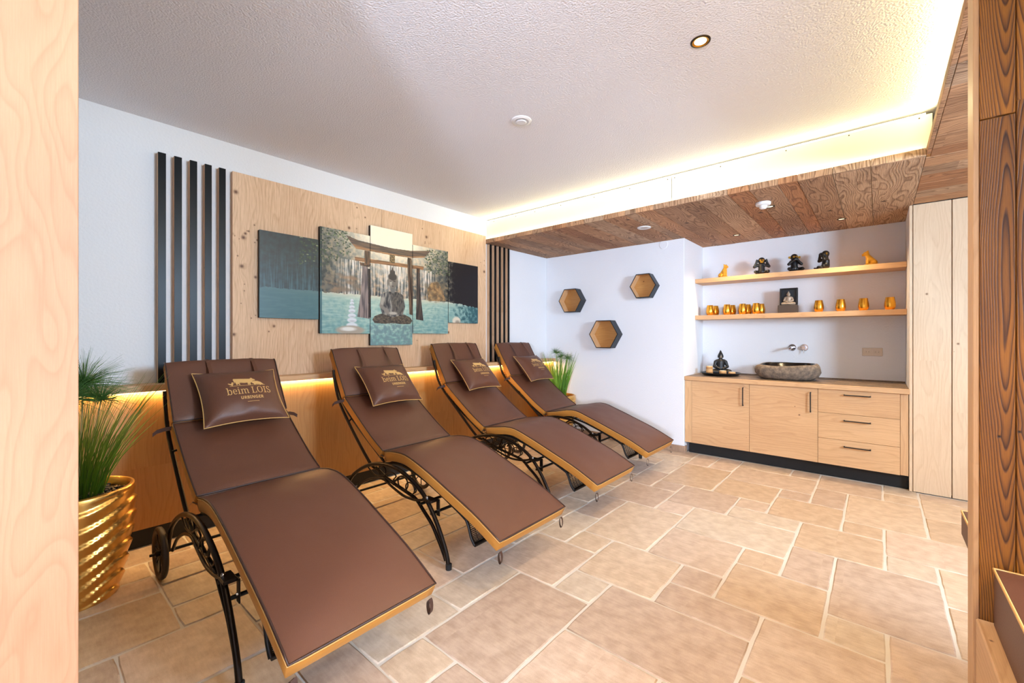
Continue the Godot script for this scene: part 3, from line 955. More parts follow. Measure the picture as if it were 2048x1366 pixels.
# xf: foot end; z0, z1: near and far edge; hd: where head top, fold and crease lie relative to the foot end
func lounger(xf: float, z0: float, z1: float, hd: Array, label: String, sd: int) -> void:
	var t := thing("sun_lounger", label, "lounger", "brown leather loungers along the panelled wall", Vector3(xf, 0, (z0 + z1) * 0.5))
	var hw := (z0 - z1) * 0.5
	var head: Vector2 = hd[0]
	var fold: Vector2 = hd[1]
	var crease: Vector2 = hd[2]
	# cushions
	pad("seat_cushion", [crease + Vector2(0.012, 0.004), crease + Vector2(0.12, 0.022), Vector2(-0.80, 0.550), Vector2(-0.62, 0.502), Vector2(-0.42, 0.432), Vector2(-0.19, 0.347), Vector2(0.0, 0.258)], hw, -hw, 0.062, 0.010, t, sd)
	var bd := (crease - fold).normalized()
	pad("back_cushion", [fold + bd * 0.012, fold.lerp(crease, 0.35) + Vector2(-0.004, -0.008), fold.lerp(crease, 0.7) + Vector2(-0.006, -0.010), crease - bd * 0.012], hw, -hw, 0.055, 0.012, t, sd + 1)
	var hn := Vector2(head.y - fold.y, fold.x - head.x).normalized()
	pad("head_cushion", [head - hn * 0.012, head + (fold - head) * 0.05 + hn * 0.008, head.lerp(fold, 0.35) + hn * 0.010, head.lerp(fold, 0.75) + hn * 0.016, fold + hn * 0.020 + (fold - head).normalized() * 0.006], hw, -hw, 0.06, 0.012, t, sd + 2)
	var arch := [Vector2(-1.51, 0.135), Vector2(-1.475, 0.225), Vector2(-1.406, 0.305), Vector2(-1.276, 0.384), Vector2(-1.139, 0.437), Vector2(-0.986, 0.464), Vector2(-0.843, 0.460), Vector2(-0.72, 0.428), Vector2(-0.625, 0.386), Vector2(-0.554, 0.335), Vector2(-0.485, 0.256), Vector2(-0.428, 0.17), Vector2(-0.382, 0.082), Vector2(-0.364, 0.02)]
	var second := [Vector2(-1.113, 0.418), Vector2(-0.986, 0.373), Vector2(-0.82, 0.343), Vector2(-0.677, 0.316), Vector2(-0.604, 0.267), Vector2(-0.524, 0.208), Vector2(-0.476, 0.152), Vector2(-0.428, 0.088), Vector2(-0.395, 0.035)]
	var lower := [Vector2(-1.40, 0.175), Vector2(-1.34, 0.235), Vector2(-1.269, 0.285), Vector2(-1.153, 0.337), Vector2(-1.023, 0.363), Vector2(-0.913, 0.335), Vector2(-0.797, 0.309), Vector2(-0.709, 0.309), Vector2(-0.635, 0.319), Vector2(-0.554, 0.345)]
	var bow := [head + Vector2(0.06, -0.16), head + Vector2(0.075, -0.235), head + Vector2(0.150, -0.395), Vector2(-1.433, 0.612), Vector2(-1.215, 0.435), Vector2(-1.13, 0.405)]
	for sg in [1.0, -1.0]:
		var z: float = sg * (hw + 0.030)
		var mb := MB.new()
		mb.tube(path(arch, z, 40), 0.0125, 8)
		var lg := part("leg", mb, M.iron, t)
		mb = MB.new()
		mb.lathe(Vector3(-0.362, 0, z), [Vector2(0, 0), Vector2(0.017, 0), Vector2(0.018, 0.03), Vector2(0.0125, 0.034)], 12)
		part("rubber_foot", mb, M.rubber, lg)
		mb = MB.new()
		mb.tube(path(second, z - sg * 0.008, 30), 0.0105, 8)
		part("leg_brace", mb, M.iron, t)
		mb = MB.new()
		mb.tube(path(lower, z, 30), 0.008, 7)
		part("lower_brace", mb, M.iron, t)
		# wrought ornament between the tubes
		mb = MB.new()
		for c in [[-0.80, 0.385, 0.042], [-0.725, 0.368, 0.036], [-1.03, 0.412, 0.034]]:
			var ring := PackedVector3Array()
			for k in 20:
				ring.append(Vector3(c[0] + cos(TAU * k / 20) * c[2] * 1.25, c[1] + sin(TAU * k / 20) * c[2], z - sg * 0.003))
			mb.tube(ring, 0.0045, 6, true)
		mb.tube(path([Vector2(-1.20, 0.405), Vector2(-1.12, 0.372), Vector2(-1.02, 0.385), Vector2(-0.93, 0.425), Vector2(-0.87, 0.415), Vector2(-0.90, 0.385)], z, 22), 0.0045, 6)
		mb.tube(path([Vector2(-0.90, 0.35), Vector2(-0.84, 0.415), Vector2(-0.74, 0.425), Vector2(-0.66, 0.375), Vector2(-0.69, 0.345)], z, 18), 0.0045, 6)
		part("scroll_ornament", mb, M.iron, t)
		# bracket with bolt
		mb = MB.new()
		mb.box(Vector3(-0.545, 0.342, z - sg * 0.012), Vector3(0.085, 0.016, 0.05), 0.003)
		mb.box(Vector3(-0.50, 0.30, z - sg * 0.038), Vector3(0.03, 0.10, 0.006), 0.002)
		var br := part("bracket", mb, M.iron, t)
		mb = MB.new()
		mb.lathe(Vector3(-0.555, 0.350, z), [Vector2(0.009, 0), Vector2(0.009, 0.007), Vector2(0.006, 0.012), Vector2(0, 0.013)], 10)
		part("bolt", mb, M.steel, br)
		mb = MB.new()
		mb.lathe(Vector3(-0.50, 0.285, z - sg * 0.035), [Vector2(0.007, 0), Vector2(0.006, 0.006), Vector2(0, 0.007)], 10, Basis(Vector3.RIGHT, sg * PI / 2))
		part("bolt", mb, M.steel, br)
		# bowed back tube and strut
		mb = MB.new()
		mb.tube(path(bow, sg * (hw + 0.012), 26), 0.0105, 8)
		part("back_bow", mb, M.iron, t)
		mb = MB.new()
		var bm := fold.lerp(crease, 0.25) - Vector2(bd.y, -bd.x).abs() * 0.07
		mb.bar(Vector3(-1.50, 0.675, sg * (hw + 0.012)), Vector3(bm.x, bm.y, sg * (hw - 0.025)), 0.006)
		part("strut", mb, M.iron, t)
		# rails under the cushions, with the foot end bent down
		mb = MB.new()
		mb.tube(path([crease + Vector2(-0.02, -0.085), Vector2(-0.92, 0.468), Vector2(-0.72, 0.445), Vector2(-0.52, 0.385), Vector2(-0.31, 0.302), Vector2(-0.265, 0.27), Vector2(-0.235, 0.20), Vector2(-0.208, 0.165)], sg * (hw - 0.022), 34), 0.009, 7)
		part("seat_rail", mb, M.iron_black, t)
		mb = MB.new()
		mb.tube(path([crease + Vector2(-0.03, -0.075), fold + Vector2(-0.055, -0.065), head + Vector2(-0.03, -0.09)], sg * (hw - 0.022), 20), 0.009, 7)
		part("back_rail", mb, M.iron_black, t)
		# wheel
		var ww := Node3D.new()
		ww.name = "wheel"
		t.add_child(ww, true)
		ww.position = Vector3(-1.51, 0.138, sg * (hw + 0.062))
		mb = MB.new()
		var rim := PackedVector3Array()
		for k in 32:
			rim.append(Vector3(cos(TAU * k / 32) * 0.121, sin(TAU * k / 32) * 0.121, 0))
		mb.tube(rim, 0.0165, 9, true)
		part("tyre", mb, M.tyre, ww)
		mb = MB.new()
		for k in 8:
			mb.bar(Vector3.ZERO, Vector3(cos(TAU * k / 8), sin(TAU * k / 8), 0) * 0.112, 0.004)
		mb.lathe(Vector3(0, 0, -0.02 * sg), [Vector2(0.016, 0), Vector2(0.016, 0.04), Vector2(0.008, 0.044), Vector2(0.007, 0.065), Vector2(0, 0.066)], 14, Basis(Vector3.RIGHT, sg * PI / 2))
		part("spokes", mb, M.iron, ww)
		# ties: loops at the foot end, bow at the fold and at the hinge
		var fz: float = sg * (hw - 0.018)
		var loop := PackedVector3Array()
		for k in 13:
			var a := PI * 0.5 + TAU * k / 12.0
			loop.append(Vector3(-0.018 + cos(a) * 0.010, 0.163 + sin(a) * 0.030, fz + cos(a * 0.5) * 0.004))
		part("tie_loop", ribbon(loop, Vector3(0.004, 0, 0.011)), M.leather_strap, t)
		mb = ribbon(PackedVector3Array([Vector3(fold.x + 0.01, fold.y - 0.03, sg * hw), Vector3(fold.x - 0.005, fold.y - 0.035, sg * (hw + 0.035)), Vector3(fold.x - 0.02, fold.y - 0.045, sg * (hw + 0.065)), Vector3(fold.x - 0.015, fold.y - 0.06, sg * (hw + 0.085))]), Vector3(0.002, 0.011, 0))
		part("tie", mb, M.leather_strap, t)
		mb = ribbon(PackedVector3Array([Vector3(crease.x, crease.y - 0.03, sg * hw), Vector3(crease.x + 0.004, crease.y - 0.012, sg * (hw + 0.022)), Vector3(crease.x - 0.01, crease.y - 0.03, sg * (hw + 0.03))]), Vector3(0.008, 0.004, 0))
		part("tie", mb, M.leather_strap, t)
	# cross bars
	for q in [Vector2(-1.51, 0.138), Vector2(-1.06, 0.44), Vector2(-0.62, 0.30), Vector2(-0.52, 0.268)]:
		var cb := MB.new()
		cb.bar(Vector3(q.x, q.y, -hw - 0.03), Vector3(q.x, q.y, hw + 0.03), 0.009, 8)
		part("cross_bar", cb, M.iron_black, t)
	var cb := MB.new()
	cb.bar(Vector3(-0.208, 0.165, -hw + 0.022), Vector3(-0.208, 0.165, hw - 0.022), 0.010, 8)
	part("cross_bar", cb, M.iron_black, t)
	cb = MB.new()
	cb.bar(Vector3(head.x - 0.03, head.y - 0.09, -hw + 0.022), Vector3(head.x - 0.03, head.y - 0.09, hw - 0.022), 0.009, 8)
	part("cross_bar", cb, M.iron_black, t)
	# woven metal lattice of seat and back
	for e in [[[crease + Vector2(-0.02, -0.085), Vector2(-0.92, 0.468), Vector2(-0.72, 0.445), Vector2(-0.52, 0.385), Vector2(-0.31, 0.302), Vector2(-0.265, 0.27), Vector2(-0.235, 0.20), Vector2(-0.208, 0.165)], 56, "seat_lattice"], [[crease + Vector2(-0.03, -0.075), fold + Vector2(-0.055, -0.065), head + Vector2(-0.03, -0.09)], 34, "back_lattice"]]:
		var mb := MB.new()
		var pp := spline(e[0], e[1])
		for q in pp:
			mb.box(Vector3(q.x, q.y, 0), Vector3(0.0035, 0.0035, 2.0 * hw - 0.05))
		var nz := 16
		for k in nz + 1:
			var line := PackedVector3Array()
			for i in range(0, pp.size(), 2):
				line.append(Vector3(pp[i].x, pp[i].y, lerpf(-hw + 0.03, hw - 0.03, float(k) / nz)))
			mb.tube(line, 0.0022, 4)
		part(e[2], mb, M.iron_black, t)

# ---------------------------------------------------------------- pillows

const PW := 0.2225
const PH := 0.193

func pillow_at(u: float, v: float, side: float) -> Vector3:
	var au := clampf(absf(u), 0.0, 1.0)
	var av := clampf(absf(v), 0.0, 1.0)
	var x := PW * u * (1.0 - 0.075 * (1.0 - av * av))
	var y := PH * v * (1.0 - 0.095 * (1.0 - au * au))
	var e := (1.0 - pow(au, 3.0)) * (1.0 - pow(av, 3.0))
	var z := 0.074 * pow(maxf(e, 0.0), 0.55)
	# slack folds above the lower seam
	z += 0.008 * exp(-pow((v + 0.72) / 0.16, 2.0)) * sin(u * 7.0 + 0.6) * (1.0 - au)
	return Vector3(x, y, z * side)

func print_mesh(pts: PackedVector3Array, tris: PackedInt32Array) -> MB:
	var mb := MB.new()
	for k in range(0, tris.size(), 3):
		var q: Array[Vector3] = []
		var nn: Array[Vector3] = []
		for j in 3:
			var p := pts[tris[k + j]]
			var u := p.x / PW
			var v := p.y / PH
			var a := pillow_at(u, v, 1.0)
			var n := (pillow_at(u + 0.01, v, 1.0) - pillow_at(u - 0.01, v, 1.0)).cross(pillow_at(u, v + 0.01, 1.0) - pillow_at(u, v - 0.01, 1.0)).normalized()
			q.append(a + n * 0.0011)
			nn.append(n)
		mb.tri(q[0], q[1], q[2], nn[0], nn[1], nn[2])
	return mb

func text_on_pillow(s: String, font: String, width: float, at: Vector2, bold: bool, tall: float) -> MB:
	var f := SystemFont.new()
	f.font_names = PackedStringArray([font])
	f.font_weight = 700 if bold else 400
	var tm := TextMesh.new()
	tm.font = f
	tm.text = s
	tm.font_size = 64
	tm.pixel_size = 0.01
	tm.depth = 0.0
	tm.curve_step = 2.0
	var a := tm.get_mesh_arrays()
	var bbx := tm.get_aabb()
	var k := width / bbx.size.x
	var c := bbx.get_center()
	var pts := PackedVector3Array()
	for p in a[Mesh.ARRAY_VERTEX]:
		pts.append(Vector3((p.x - c.x) * k + at.x, (p.y - c.y) * k * tall + at.y, 0))
	return print_mesh(pts, a[Mesh.ARRAY_INDEX])

func animal(poly: Array) -> MB:
	var pts := PackedVector3Array()
	var flat := PackedVector2Array()
	for q in poly:
		var py: float = q[1] + (q[0] - 978.0) * 0.06
		var p := Vector2(0.02 + (q[0] - 978.0) * 0.000315, 0.030 + (432.0 - py) * 0.000462)
		pts.append(Vector3(p.x, p.y, 0))
		flat.append(p)
	return print_mesh(pts, Geometry2D.triangulate_polygon(flat))

func pillow(at: Vector3, lean: float, label: String, hd: Array, xf: float) -> void:
	var t := thing("pillow", label, "pillow", "lettered pillows on the loungers", at)
	var yv := Vector3(-sin(lean), cos(lean), 0)
	t.basis = Basis(Vector3(0, 0, -1), yv, Vector3(0, 0, -1).cross(yv))
	var mb := MB.new()
	for side in [1.0, -1.0]:
		var rows := []
		for i in 25:
			var row := PackedVector3Array()
			for j in 25:
				row.append(pillow_at(i / 12.0 - 1.0, j / 12.0 - 1.0, side))
			rows.append(row)
		mb.grid(rows, false, false, Vector3.ZERO, Vector3(0, 0, side))
	var body := part("cover", mb, M.leather, t)
	var rim := PackedVector3Array()
	for e in [[-1, -1, 1, -1], [1, -1, 1, 1], [1, 1, -1, 1], [-1, 1, -1, -1]]:
		for k in 14:
			rim.append(pillow_at(lerpf(e[0], e[2], k / 14.0), lerpf(e[1], e[3], k / 14.0), 0.0))
	mb = MB.new()
	mb.tube(rim, 0.0030, 6, true)
	part("piping", mb, M.piping_gold, t)
	part("lettering", text_on_pillow("beim LOIS", "Droid Serif", 0.252, Vector2(0.022, -0.010), false, 1.35), M.print_gold, body)
	part("lettering", text_on_pillow("URBINGER", "Droid Sans", 0.128, Vector2(0.03, -0.066), true, 1.2), M.print_gold, body)
	part("printed_line", print_strip(0.03, -0.098, 0.066, 0.0028), M.print_gold, body)
	part("printed_line", print_strip(0.022, 0.029, 0.205, 0.003), M.print_gold, body)
	part("printed_animal", animal([[745,335],[760,314],[1048,314],[1062,304],[1068,290],[1078,302],[1090,290],[1098,308],[1145,330],[1140,343],[1098,350],[1078,368],[1060,384],[1042,394],[1036,430],[1020,430],[1014,394],[1006,430],[992,430],[988,388],[930,394],[868,388],[842,396],[852,430],[834,430],[814,402],[802,430],[784,430],[778,398],[766,372],[756,400],[748,404],[752,372]]), M.print_gold, body)
	part("printed_animal", animal([[1065,380],[1080,366],[1110,356],[1180,355],[1238,372],[1262,392],[1285,408],[1280,416],[1240,412],[1228,428],[1212,428],[1204,413],[1134,413],[1126,428],[1110,428],[1096,404],[1076,398]]), M.print_gold, body)
	part("printed_animal", animal([[638,404],[660,402],[690,412],[704,396],[714,380],[726,376],[734,388],[744,394],[732,404],[728,424],[712,438],[714,450],[696,450],[700,438],[676,430],[654,420]]), M.print_gold, body)
	# straps up over the head of the lounger
	var inv := t.transform.affine_inverse()
	var head := Vector3(hd[0].x + xf, hd[0].y, 0)
	var fold := Vector3(hd[1].x + xf, hd[1].y, 0)
	var hn := Vector3(head.y - fold.y, fold.x - head.x, 0).normalized()
	for sx in [-1.0, 1.0]:
		var zs: float = at.z - sx * 0.135
		var lst := PackedVector3Array()
		lst.append(t.transform * Vector3(sx * 0.135, PH * 0.90, 0.0))
		var a := head.lerp(fold, 0.30) + hn * 0.052
		var b := head.lerp(fold, 0.08) + hn * 0.030
		var c := head + hn * 0.006 + (head - fold).normalized() * 0.007
		var d := head - hn * 0.05 + (head - fold).normalized() * 0.006
		for q in [a, b, c, d]:
			lst.append(Vector3(q.x, q.y, zs + sx * 0.012))
		var loc := PackedVector3Array()
		for q in lst:
			loc.append(inv * q)
		part("strap", ribbon(loc, Vector3(0.010, 0, 0)), M.leather, t)

func print_strip(x: float, y: float, w: float, h: float) -> MB:
	var pts := PackedVector3Array()
	var idx := PackedInt32Array()
	for i in 17:
		pts.append(Vector3(x - w * 0.5 + w * i / 16.0, y - h * 0.5, 0))
		pts.append(Vector3(x - w * 0.5 + w * i / 16.0, y + h * 0.5, 0))
		if i < 16:
			idx.append_array([i * 2, i * 2 + 1, i * 2 + 3, i * 2, i * 2 + 3, i * 2 + 2])
	return print_mesh(pts, idx)

func loungers() -> void:
	# foot end, near edge, far edge, (head top, fold, crease) relative to the foot end
	var L := [
		[-1.417, -0.560, -1.150, [Vector2(-1.745, 1.150), Vector2(-1.555, 0.826), Vector2(-1.050, 0.530)], "nearest brown leather lounger, beside the gold plant pot", Vector3(-2.925, 0.940, -0.885), 0.73],
		[-1.457, -1.600, -2.190, [Vector2(-1.790, 1.205), Vector2(-1.588, 0.853), Vector2(-1.058, 0.528)], "second brown leather lounger counted from the gold plant pot", Vector3(-2.955, 0.928, -1.930), 0.77],
		[-1.495, -2.660, -3.255, [Vector2(-1.845, 1.232), Vector2(-1.645, 0.862), Vector2(-1.110, 0.508)], "third brown leather lounger counted from the gold plant pot", Vector3(-3.050, 0.935, -2.995), 0.77],
		[-1.568, -3.710, -4.320, [Vector2(-1.880, 1.225), Vector2(-1.660, 0.854), Vector2(-1.140, 0.490)], "farthest brown leather lounger, in front of the hexagon wall", Vector3(-3.140, 0.930, -4.050), 0.77],
	]
	var pl := ["brown pillow with gold lettering on the nearest lounger", "brown pillow with gold lettering on the second lounger from the gold pot", "brown pillow with gold lettering on the third lounger from the gold pot", "brown pillow with gold lettering on the farthest lounger, beside the grass plant"]
	for i in 4:
		var q: Array = L[i]
		lounger(q[0], q[1], q[2], q[3], q[4], 100 + i * 10)
		pillow(q[5], q[6], pl[i], q[3], q[0])

# ---------------------------------------------------------------- the printed picture on five canvases

const PX := 500.0   # pixels per metre of the print

func blot(im: Image, x: float, y: float, rx: float, ry: float, c: Color, a := 1.0, soft := 0.4) -> void:
	var x0 := maxi(0, int((x - rx) * PX))
	var x1 := mini(im.get_width() - 1, int((x + rx) * PX) + 1)
	var y0 := maxi(0, int((y - ry) * PX))
	var y1 := mini(im.get_height() - 1, int((y + ry) * PX) + 1)
	for j in range(y0, y1 + 1):
		for i in range(x0, x1 + 1):
			var d := Vector2((i / PX - x) / rx, (j / PX - y) / ry).length()
			if d < 1.0:
				var k := a * clampf((1.0 - d) / maxf(soft, 0.01), 0.0, 1.0)
				im.set_pixel(i, j, im.get_pixel(i, j).lerp(c, k))

func poly(im: Image, pts: Array, ca: Color, cb: Color, f: FastNoiseLite, stretch := Vector2(1, 1)) -> void:
	var q := PackedVector2Array()
	var lo := Vector2(99, 99)
	var hi := Vector2(-99, -99)
	for p in pts:
		var v := Vector2(p[0], p[1])
		q.append(v)
		lo = lo.min(v)
		hi = hi.max(v)
	for j in range(maxi(0, int(lo.y * PX)), mini(im.get_height(), int(hi.y * PX) + 1)):
		for i in range(maxi(0, int(lo.x * PX)), mini(im.get_width(), int(hi.x * PX) + 1)):
			if Geometry2D.is_point_in_polygon(Vector2((i + 0.5) / PX, (j + 0.5) / PX), q):
				var t := clampf(0.5 + f.get_noise_2d(i * stretch.x, j * stretch.y) * 1.3, 0.0, 1.0)
				im.set_pixel(i, j, ca.lerp(cb, t))

func line(im: Image, a: Vector2, b: Vector2, w: float, c: Color, al := 1.0) -> void:
	var n := int((b - a).length() / (w * 0.6)) + 1
	for k in n + 1:
		var p := a.lerp(b, float(k) / n)
		blot(im, p.x, p.y, w, w, c, al, 0.6)

func print_picture() -> ImageTexture:
	var W := int(2.278 * PX)
	var H := int(1.092 * PX)
	var im := Image.create_empty(W, H, false, Image.FORMAT_RGB8)
	var f := FastNoiseLite.new()
	f.seed = 3
	f.frequency = 0.035
	f.fractal_octaves = 4
	var g := FastNoiseLite.new()
	g.seed = 8
	g.frequency = 0.09
	g.fractal_octaves = 2
	var r := RandomNumberGenerator.new()
	r.seed = 4
	for j in H:
		var y := j / PX
		for i in W:
			var x := i / PX
			var n := f.get_noise_2d(i, j)
			var st := g.get_noise_2d(i * 1.4, j * 0.06)     # falling water
			var wl := 0.64 + maxf(0.0, x - 1.85) * 0.10 + n * 0.012
			var c: Color
			if y < wl:
				var sun := exp(-(pow((x - 1.15) / 0.55, 2.0) + pow((y - 0.02) / 0.42, 2.0)))
				var rock := Color(0.10, 0.14, 0.16).lerp(Color(0.27, 0.29, 0.27), clampf(0.5 + n * 1.4, 0, 1))
				rock = rock.lerp(Color(0.62, 0.48, 0.34), clampf((n + 0.15) * 1.6, 0, 1) * clampf(1.2 - absf(x - 1.15) * 1.3, 0, 1))
				c = rock.lerp(Color(0.98, 0.93, 0.82), clampf(sun * 1.25, 0, 1))
				var falls := clampf(1.0 - absf(x - 0.75) / 0.22, 0, 1) + clampf(1.0 - absf(x - 1.55) / 0.16, 0, 1) + clampf(1.0 - absf(x - 1.15) / 0.3, 0, 1)
				if y > 0.34:
					c = c.lerp(Color(0.95, 0.92, 0.88), clampf((st + 0.22) * 2.0, 0, 0.95) * clampf(falls, 0, 1))
					c = c.lerp(Color(0.20, 0.25, 0.30), clampf((-st - 0.16) * 1.8, 0, 0.6) * clampf(falls, 0, 1))
				if x < 0.47:
					c = Color(0.05, 0.10, 0.12).lerp(Color(0.13, 0.24, 0.27), clampf(y * 1.3 + n * 0.5, 0, 1))
					c = c.lerp(Color(0.35, 0.52, 0.56), clampf((st + 0.05) * 0.9, 0, 0.5) * clampf((y - 0.3) * 3.0, 0, 1))
				if x > 1.80:
					c = c.lerp(Color(0.05, 0.045, 0.075), clampf((x - 1.80) * 9.0 - n, 0, 1))
			else:
				var d := (y - wl) / 0.42
				c = Color(0.66, 0.75, 0.69).lerp(Color(0.40, 0.58, 0.58), clampf(d + n * 0.6, 0, 1)).lerp(Color(0.33, 0.50, 0.52), clampf(absf(x - 1.15) - 0.35, 0, 0.8))
				c = c.lerp(Color(0.80, 0.86, 0.82), clampf(g.get_noise_2d(i * 0.12, j * 0.9) * 0.6, 0, 0.25))
				c = c.lerp(Color(0.85, 0.80, 0.70), exp(-pow((y - wl) / 0.03, 2.0)) * 0.6 * clampf(1.5 - absf(x - 1.15), 0, 1))
				if x < 0.47:
					c = c.lerp(Color(0.16, 0.33, 0.37), 0.75)
				if x > 1.9:
					c = c.lerp(Color(0.08, 0.26, 0.30), clampf((x - 1.9) * 2.2 + n, 0, 0.8))
				if y > 0.90 and x > 0.9 and x < 1.4:
					c = c.lerp(Color(0.42, 0.52, 0.54), clampf(0.5 + n * 2.0, 0, 0.8))
			im.set_pixel(i, j, c)
	# leaves, upper left and right
	for k in 620:
		var left := k < 380
		var x := r.randf_range(0.28, 0.72) if left else r.randf_range(1.52, 1.86)
		var y := r.randf_range(0.10, 0.44) if left else r.randf_range(0.12, 0.36)
		if left and y > 0.50 - (x - 0.40) * 0.7:
			continue
		var c := Color(0.10, 0.16, 0.12).lerp(Color(0.66, 0.68, 0.50) if r.randf() < 0.3 else Color(0.25, 0.34, 0.20), r.randf())
		blot(im, x, y, r.randf_range(0.005, 0.014), r.randf_range(0.004, 0.010), c, 0.85, 0.5)
	# warm rocks
	for k in 60:
		blot(im, r.randf_range(0.47, 0.80), r.randf_range(0.48, 0.63), 0.05, 0.02, Color(0.62, 0.46, 0.33).lerp(Color(0.35, 0.38, 0.38), r.randf()), 0.5, 0.8)
	poly(im, [[1.552, 0.527], [1.60, 0.46], [1.69, 0.44], [1.75, 0.52], [1.80, 0.633], [1.569, 0.647]], Color(0.72, 0.57, 0.38), Color(0.40, 0.31, 0.22), f, Vector2(1.0, 1.0))
	for k in 70:
		blot(im, r.randf_range(1.52, 1.82), r.randf_range(0.44, 0.65), 0.03, 0.022, Color(0.70, 0.58, 0.42).lerp(Color(0.30, 0.28, 0.24), r.randf()), 0.45, 0.9)
	# gateway
	var wd := Color(0.46, 0.33, 0.23)
	var dk := Color(0.20, 0.15, 0.13)
	poly(im, [[0.68, 0.134], [0.797, 0.16], [0.926, 0.167], [1.133, 0.177], [1.358, 0.167], [1.602, 0.129], [1.519, 0.209], [1.358, 0.232], [1.133, 0.239], [0.926, 0.233], [0.772, 0.234], [0.728, 0.195]], Color(0.30, 0.25, 0.23), Color(0.42, 0.33, 0.27), g, Vector2(0.1, 1.0))
	poly(im, [[0.735, 0.198], [0.926, 0.222], [1.133, 0.228], [1.358, 0.222], [1.53, 0.196], [1.519, 0.212], [1.358, 0.236], [1.133, 0.244], [0.926, 0.238], [0.772, 0.238]], Color(0.68, 0.50, 0.34), Color(0.50, 0.36, 0.25), g, Vector2(0.1, 1.0))
	poly(im, [[0.759, 0.311], [1.51, 0.304], [1.502, 0.338], [0.765, 0.345]], Color(0.66, 0.47, 0.31), wd, g, Vector2(0.1, 1.0))
	poly(im, [[0.803, 0.352], [0.92, 0.358], [0.90, 0.385], [0.815, 0.380]], dk, wd, g)
	for p in [[0.855, 0.24, 0.905, 0.36], [1.315, 0.24, 1.362, 0.36], [1.42, 0.33, 1.46, 0.40]]:
		poly(im, [[p[0], p[1]], [p[2], p[1]], [p[2], p[3]], [p[0], p[3]]], wd, dk, g, Vector2(1.0, 0.1))
	poly(im, [[1.112, 0.238], [1.169, 0.238], [1.169, 0.316], [1.112, 0.316]], Color(0.30, 0.25, 0.18), Color(0.62, 0.50, 0.32), f, Vector2(3, 3))
	poly(im, [[0.835, 0.385], [0.886, 0.385], [0.906, 0.63], [0.906, 0.851], [0.784, 0.837], [0.816, 0.637]], Color(0.56, 0.50, 0.48), Color(0.33, 0.30, 0.31), g, Vector2(1.0, 0.1))
	poly(im, [[0.886, 0.40], [0.912, 0.40], [0.918, 0.84], [0.893, 0.84]], dk, Color(0.12, 0.12, 0.14), g)
	poly(im, [[1.311, 0.258], [1.366, 0.257], [1.377, 0.803], [1.335, 0.792]], Color(0.45, 0.36, 0.28), dk, g, Vector2(1.0, 0.1))
	poly(im, [[1.421, 0.368], [1.461, 0.376], [1.469, 0.587], [1.505, 0.851], [1.413, 0.841], [1.421, 0.591]], Color(0.34, 0.29, 0.26), Color(0.15, 0.14, 0.15), g, Vector2(1.0, 0.1))
	# stacked stones
	for k in 7:
		var y: float = [0.695, 0.720, 0.753, 0.787, 0.828, 0.868, 0.912][k]
		blot(im, 0.733, y, 0.016 + k * 0.007, 0.014 + k * 0.002, Color(0.80, 0.82, 0.84), 1.0, 0.25)
		blot(im, 0.737, y + 0.008, 0.013 + k * 0.006, 0.009, Color(0.55, 0.57, 0.58), 0.6, 0.9)
	blot(im, 0.72, 0.955, 0.15, 0.045, Color(0.62, 0.58, 0.52), 1.0, 0.25)
	blot(im, 0.70, 0.945, 0.09, 0.024, Color(0.86, 0.86, 0.84), 0.9, 0.5)
	blot(im, 1.95, 0.84, 0.07, 0.055, Color(0.82, 0.78, 0.70), 1.0, 0.3)
	blot(im, 1.965, 0.855, 0.045, 0.03, Color(0.48, 0.44, 0.38), 0.7, 0.6)
	# seated statue
	var sa := Color(0.56, 0.55, 0.52)
	var sb := Color(0.19, 0.20, 0.22)
	var gold := Color(0.58, 0.50, 0.36)
	poly(im, [[0.932, 0.858], [0.955, 0.825], [1.02, 0.80], [1.148, 0.782], [1.28, 0.80], [1.345, 0.825], [1.370, 0.856], [1.345, 0.888], [1.24, 0.893], [1.148, 0.884], [1.06, 0.893], [0.955, 0.888]], Color(0.40, 0.36, 0.30), Color(0.20, 0.18, 0.17), f, Vector2(1.2, 2.0))
	for k in 130:
		var a := r.randf() * TAU
		var q := sqrt(r.randf())
		blot(im, 1.148 + cos(a) * q * 0.21, 0.852 + sin(a) * q * 0.048, 0.009, 0.004, gold if r.randf() < 0.5 else sb, 0.5, 0.7)
	poly(im, [[1.09, 0.588], [1.195, 0.586], [1.262, 0.612], [1.284, 0.72], [1.262, 0.80], [1.148, 0.83], [1.03, 0.80], [1.006, 0.72], [1.026, 0.618]], sa, sb, f, Vector2(1.6, 0.5))
	poly(im, [[1.115, 0.59], [1.19, 0.588], [1.262, 0.615], [1.28, 0.72], [1.25, 0.80], [1.15, 0.80]], Color(0.44, 0.42, 0.39), Color(0.20, 0.20, 0.21), g, Vector2(2.0, 0.4))
	line(im, Vector2(1.04, 0.66), Vector2(1.024, 0.73), 0.024, Color(0.62, 0.60, 0.56))
	line(im, Vector2(1.024, 0.73), Vector2(1.10, 0.79), 0.022, Color(0.50, 0.48, 0.45))
	line(im, Vector2(1.262, 0.70), Vector2(1.20, 0.785), 0.020, Color(0.36, 0.35, 0.33))
	blot(im, 1.15, 0.79, 0.055, 0.018, Color(0.68, 0.66, 0.62), 1.0, 0.4)
	blot(im, 1.145, 0.565, 0.030, 0.04, Color(0.44, 0.44, 0.43), 1.0, 0.2)
	blot(im, 1.143, 0.492, 0.052, 0.072, Color(0.46, 0.44, 0.41), 1.0, 0.15)
	blot(im, 1.124, 0.50, 0.022, 0.055, Color(0.70, 0.67, 0.62), 0.8, 0.7)
	blot(im, 1.143, 0.445, 0.052, 0.040, Color(0.25, 0.23, 0.22), 1.0, 0.25)
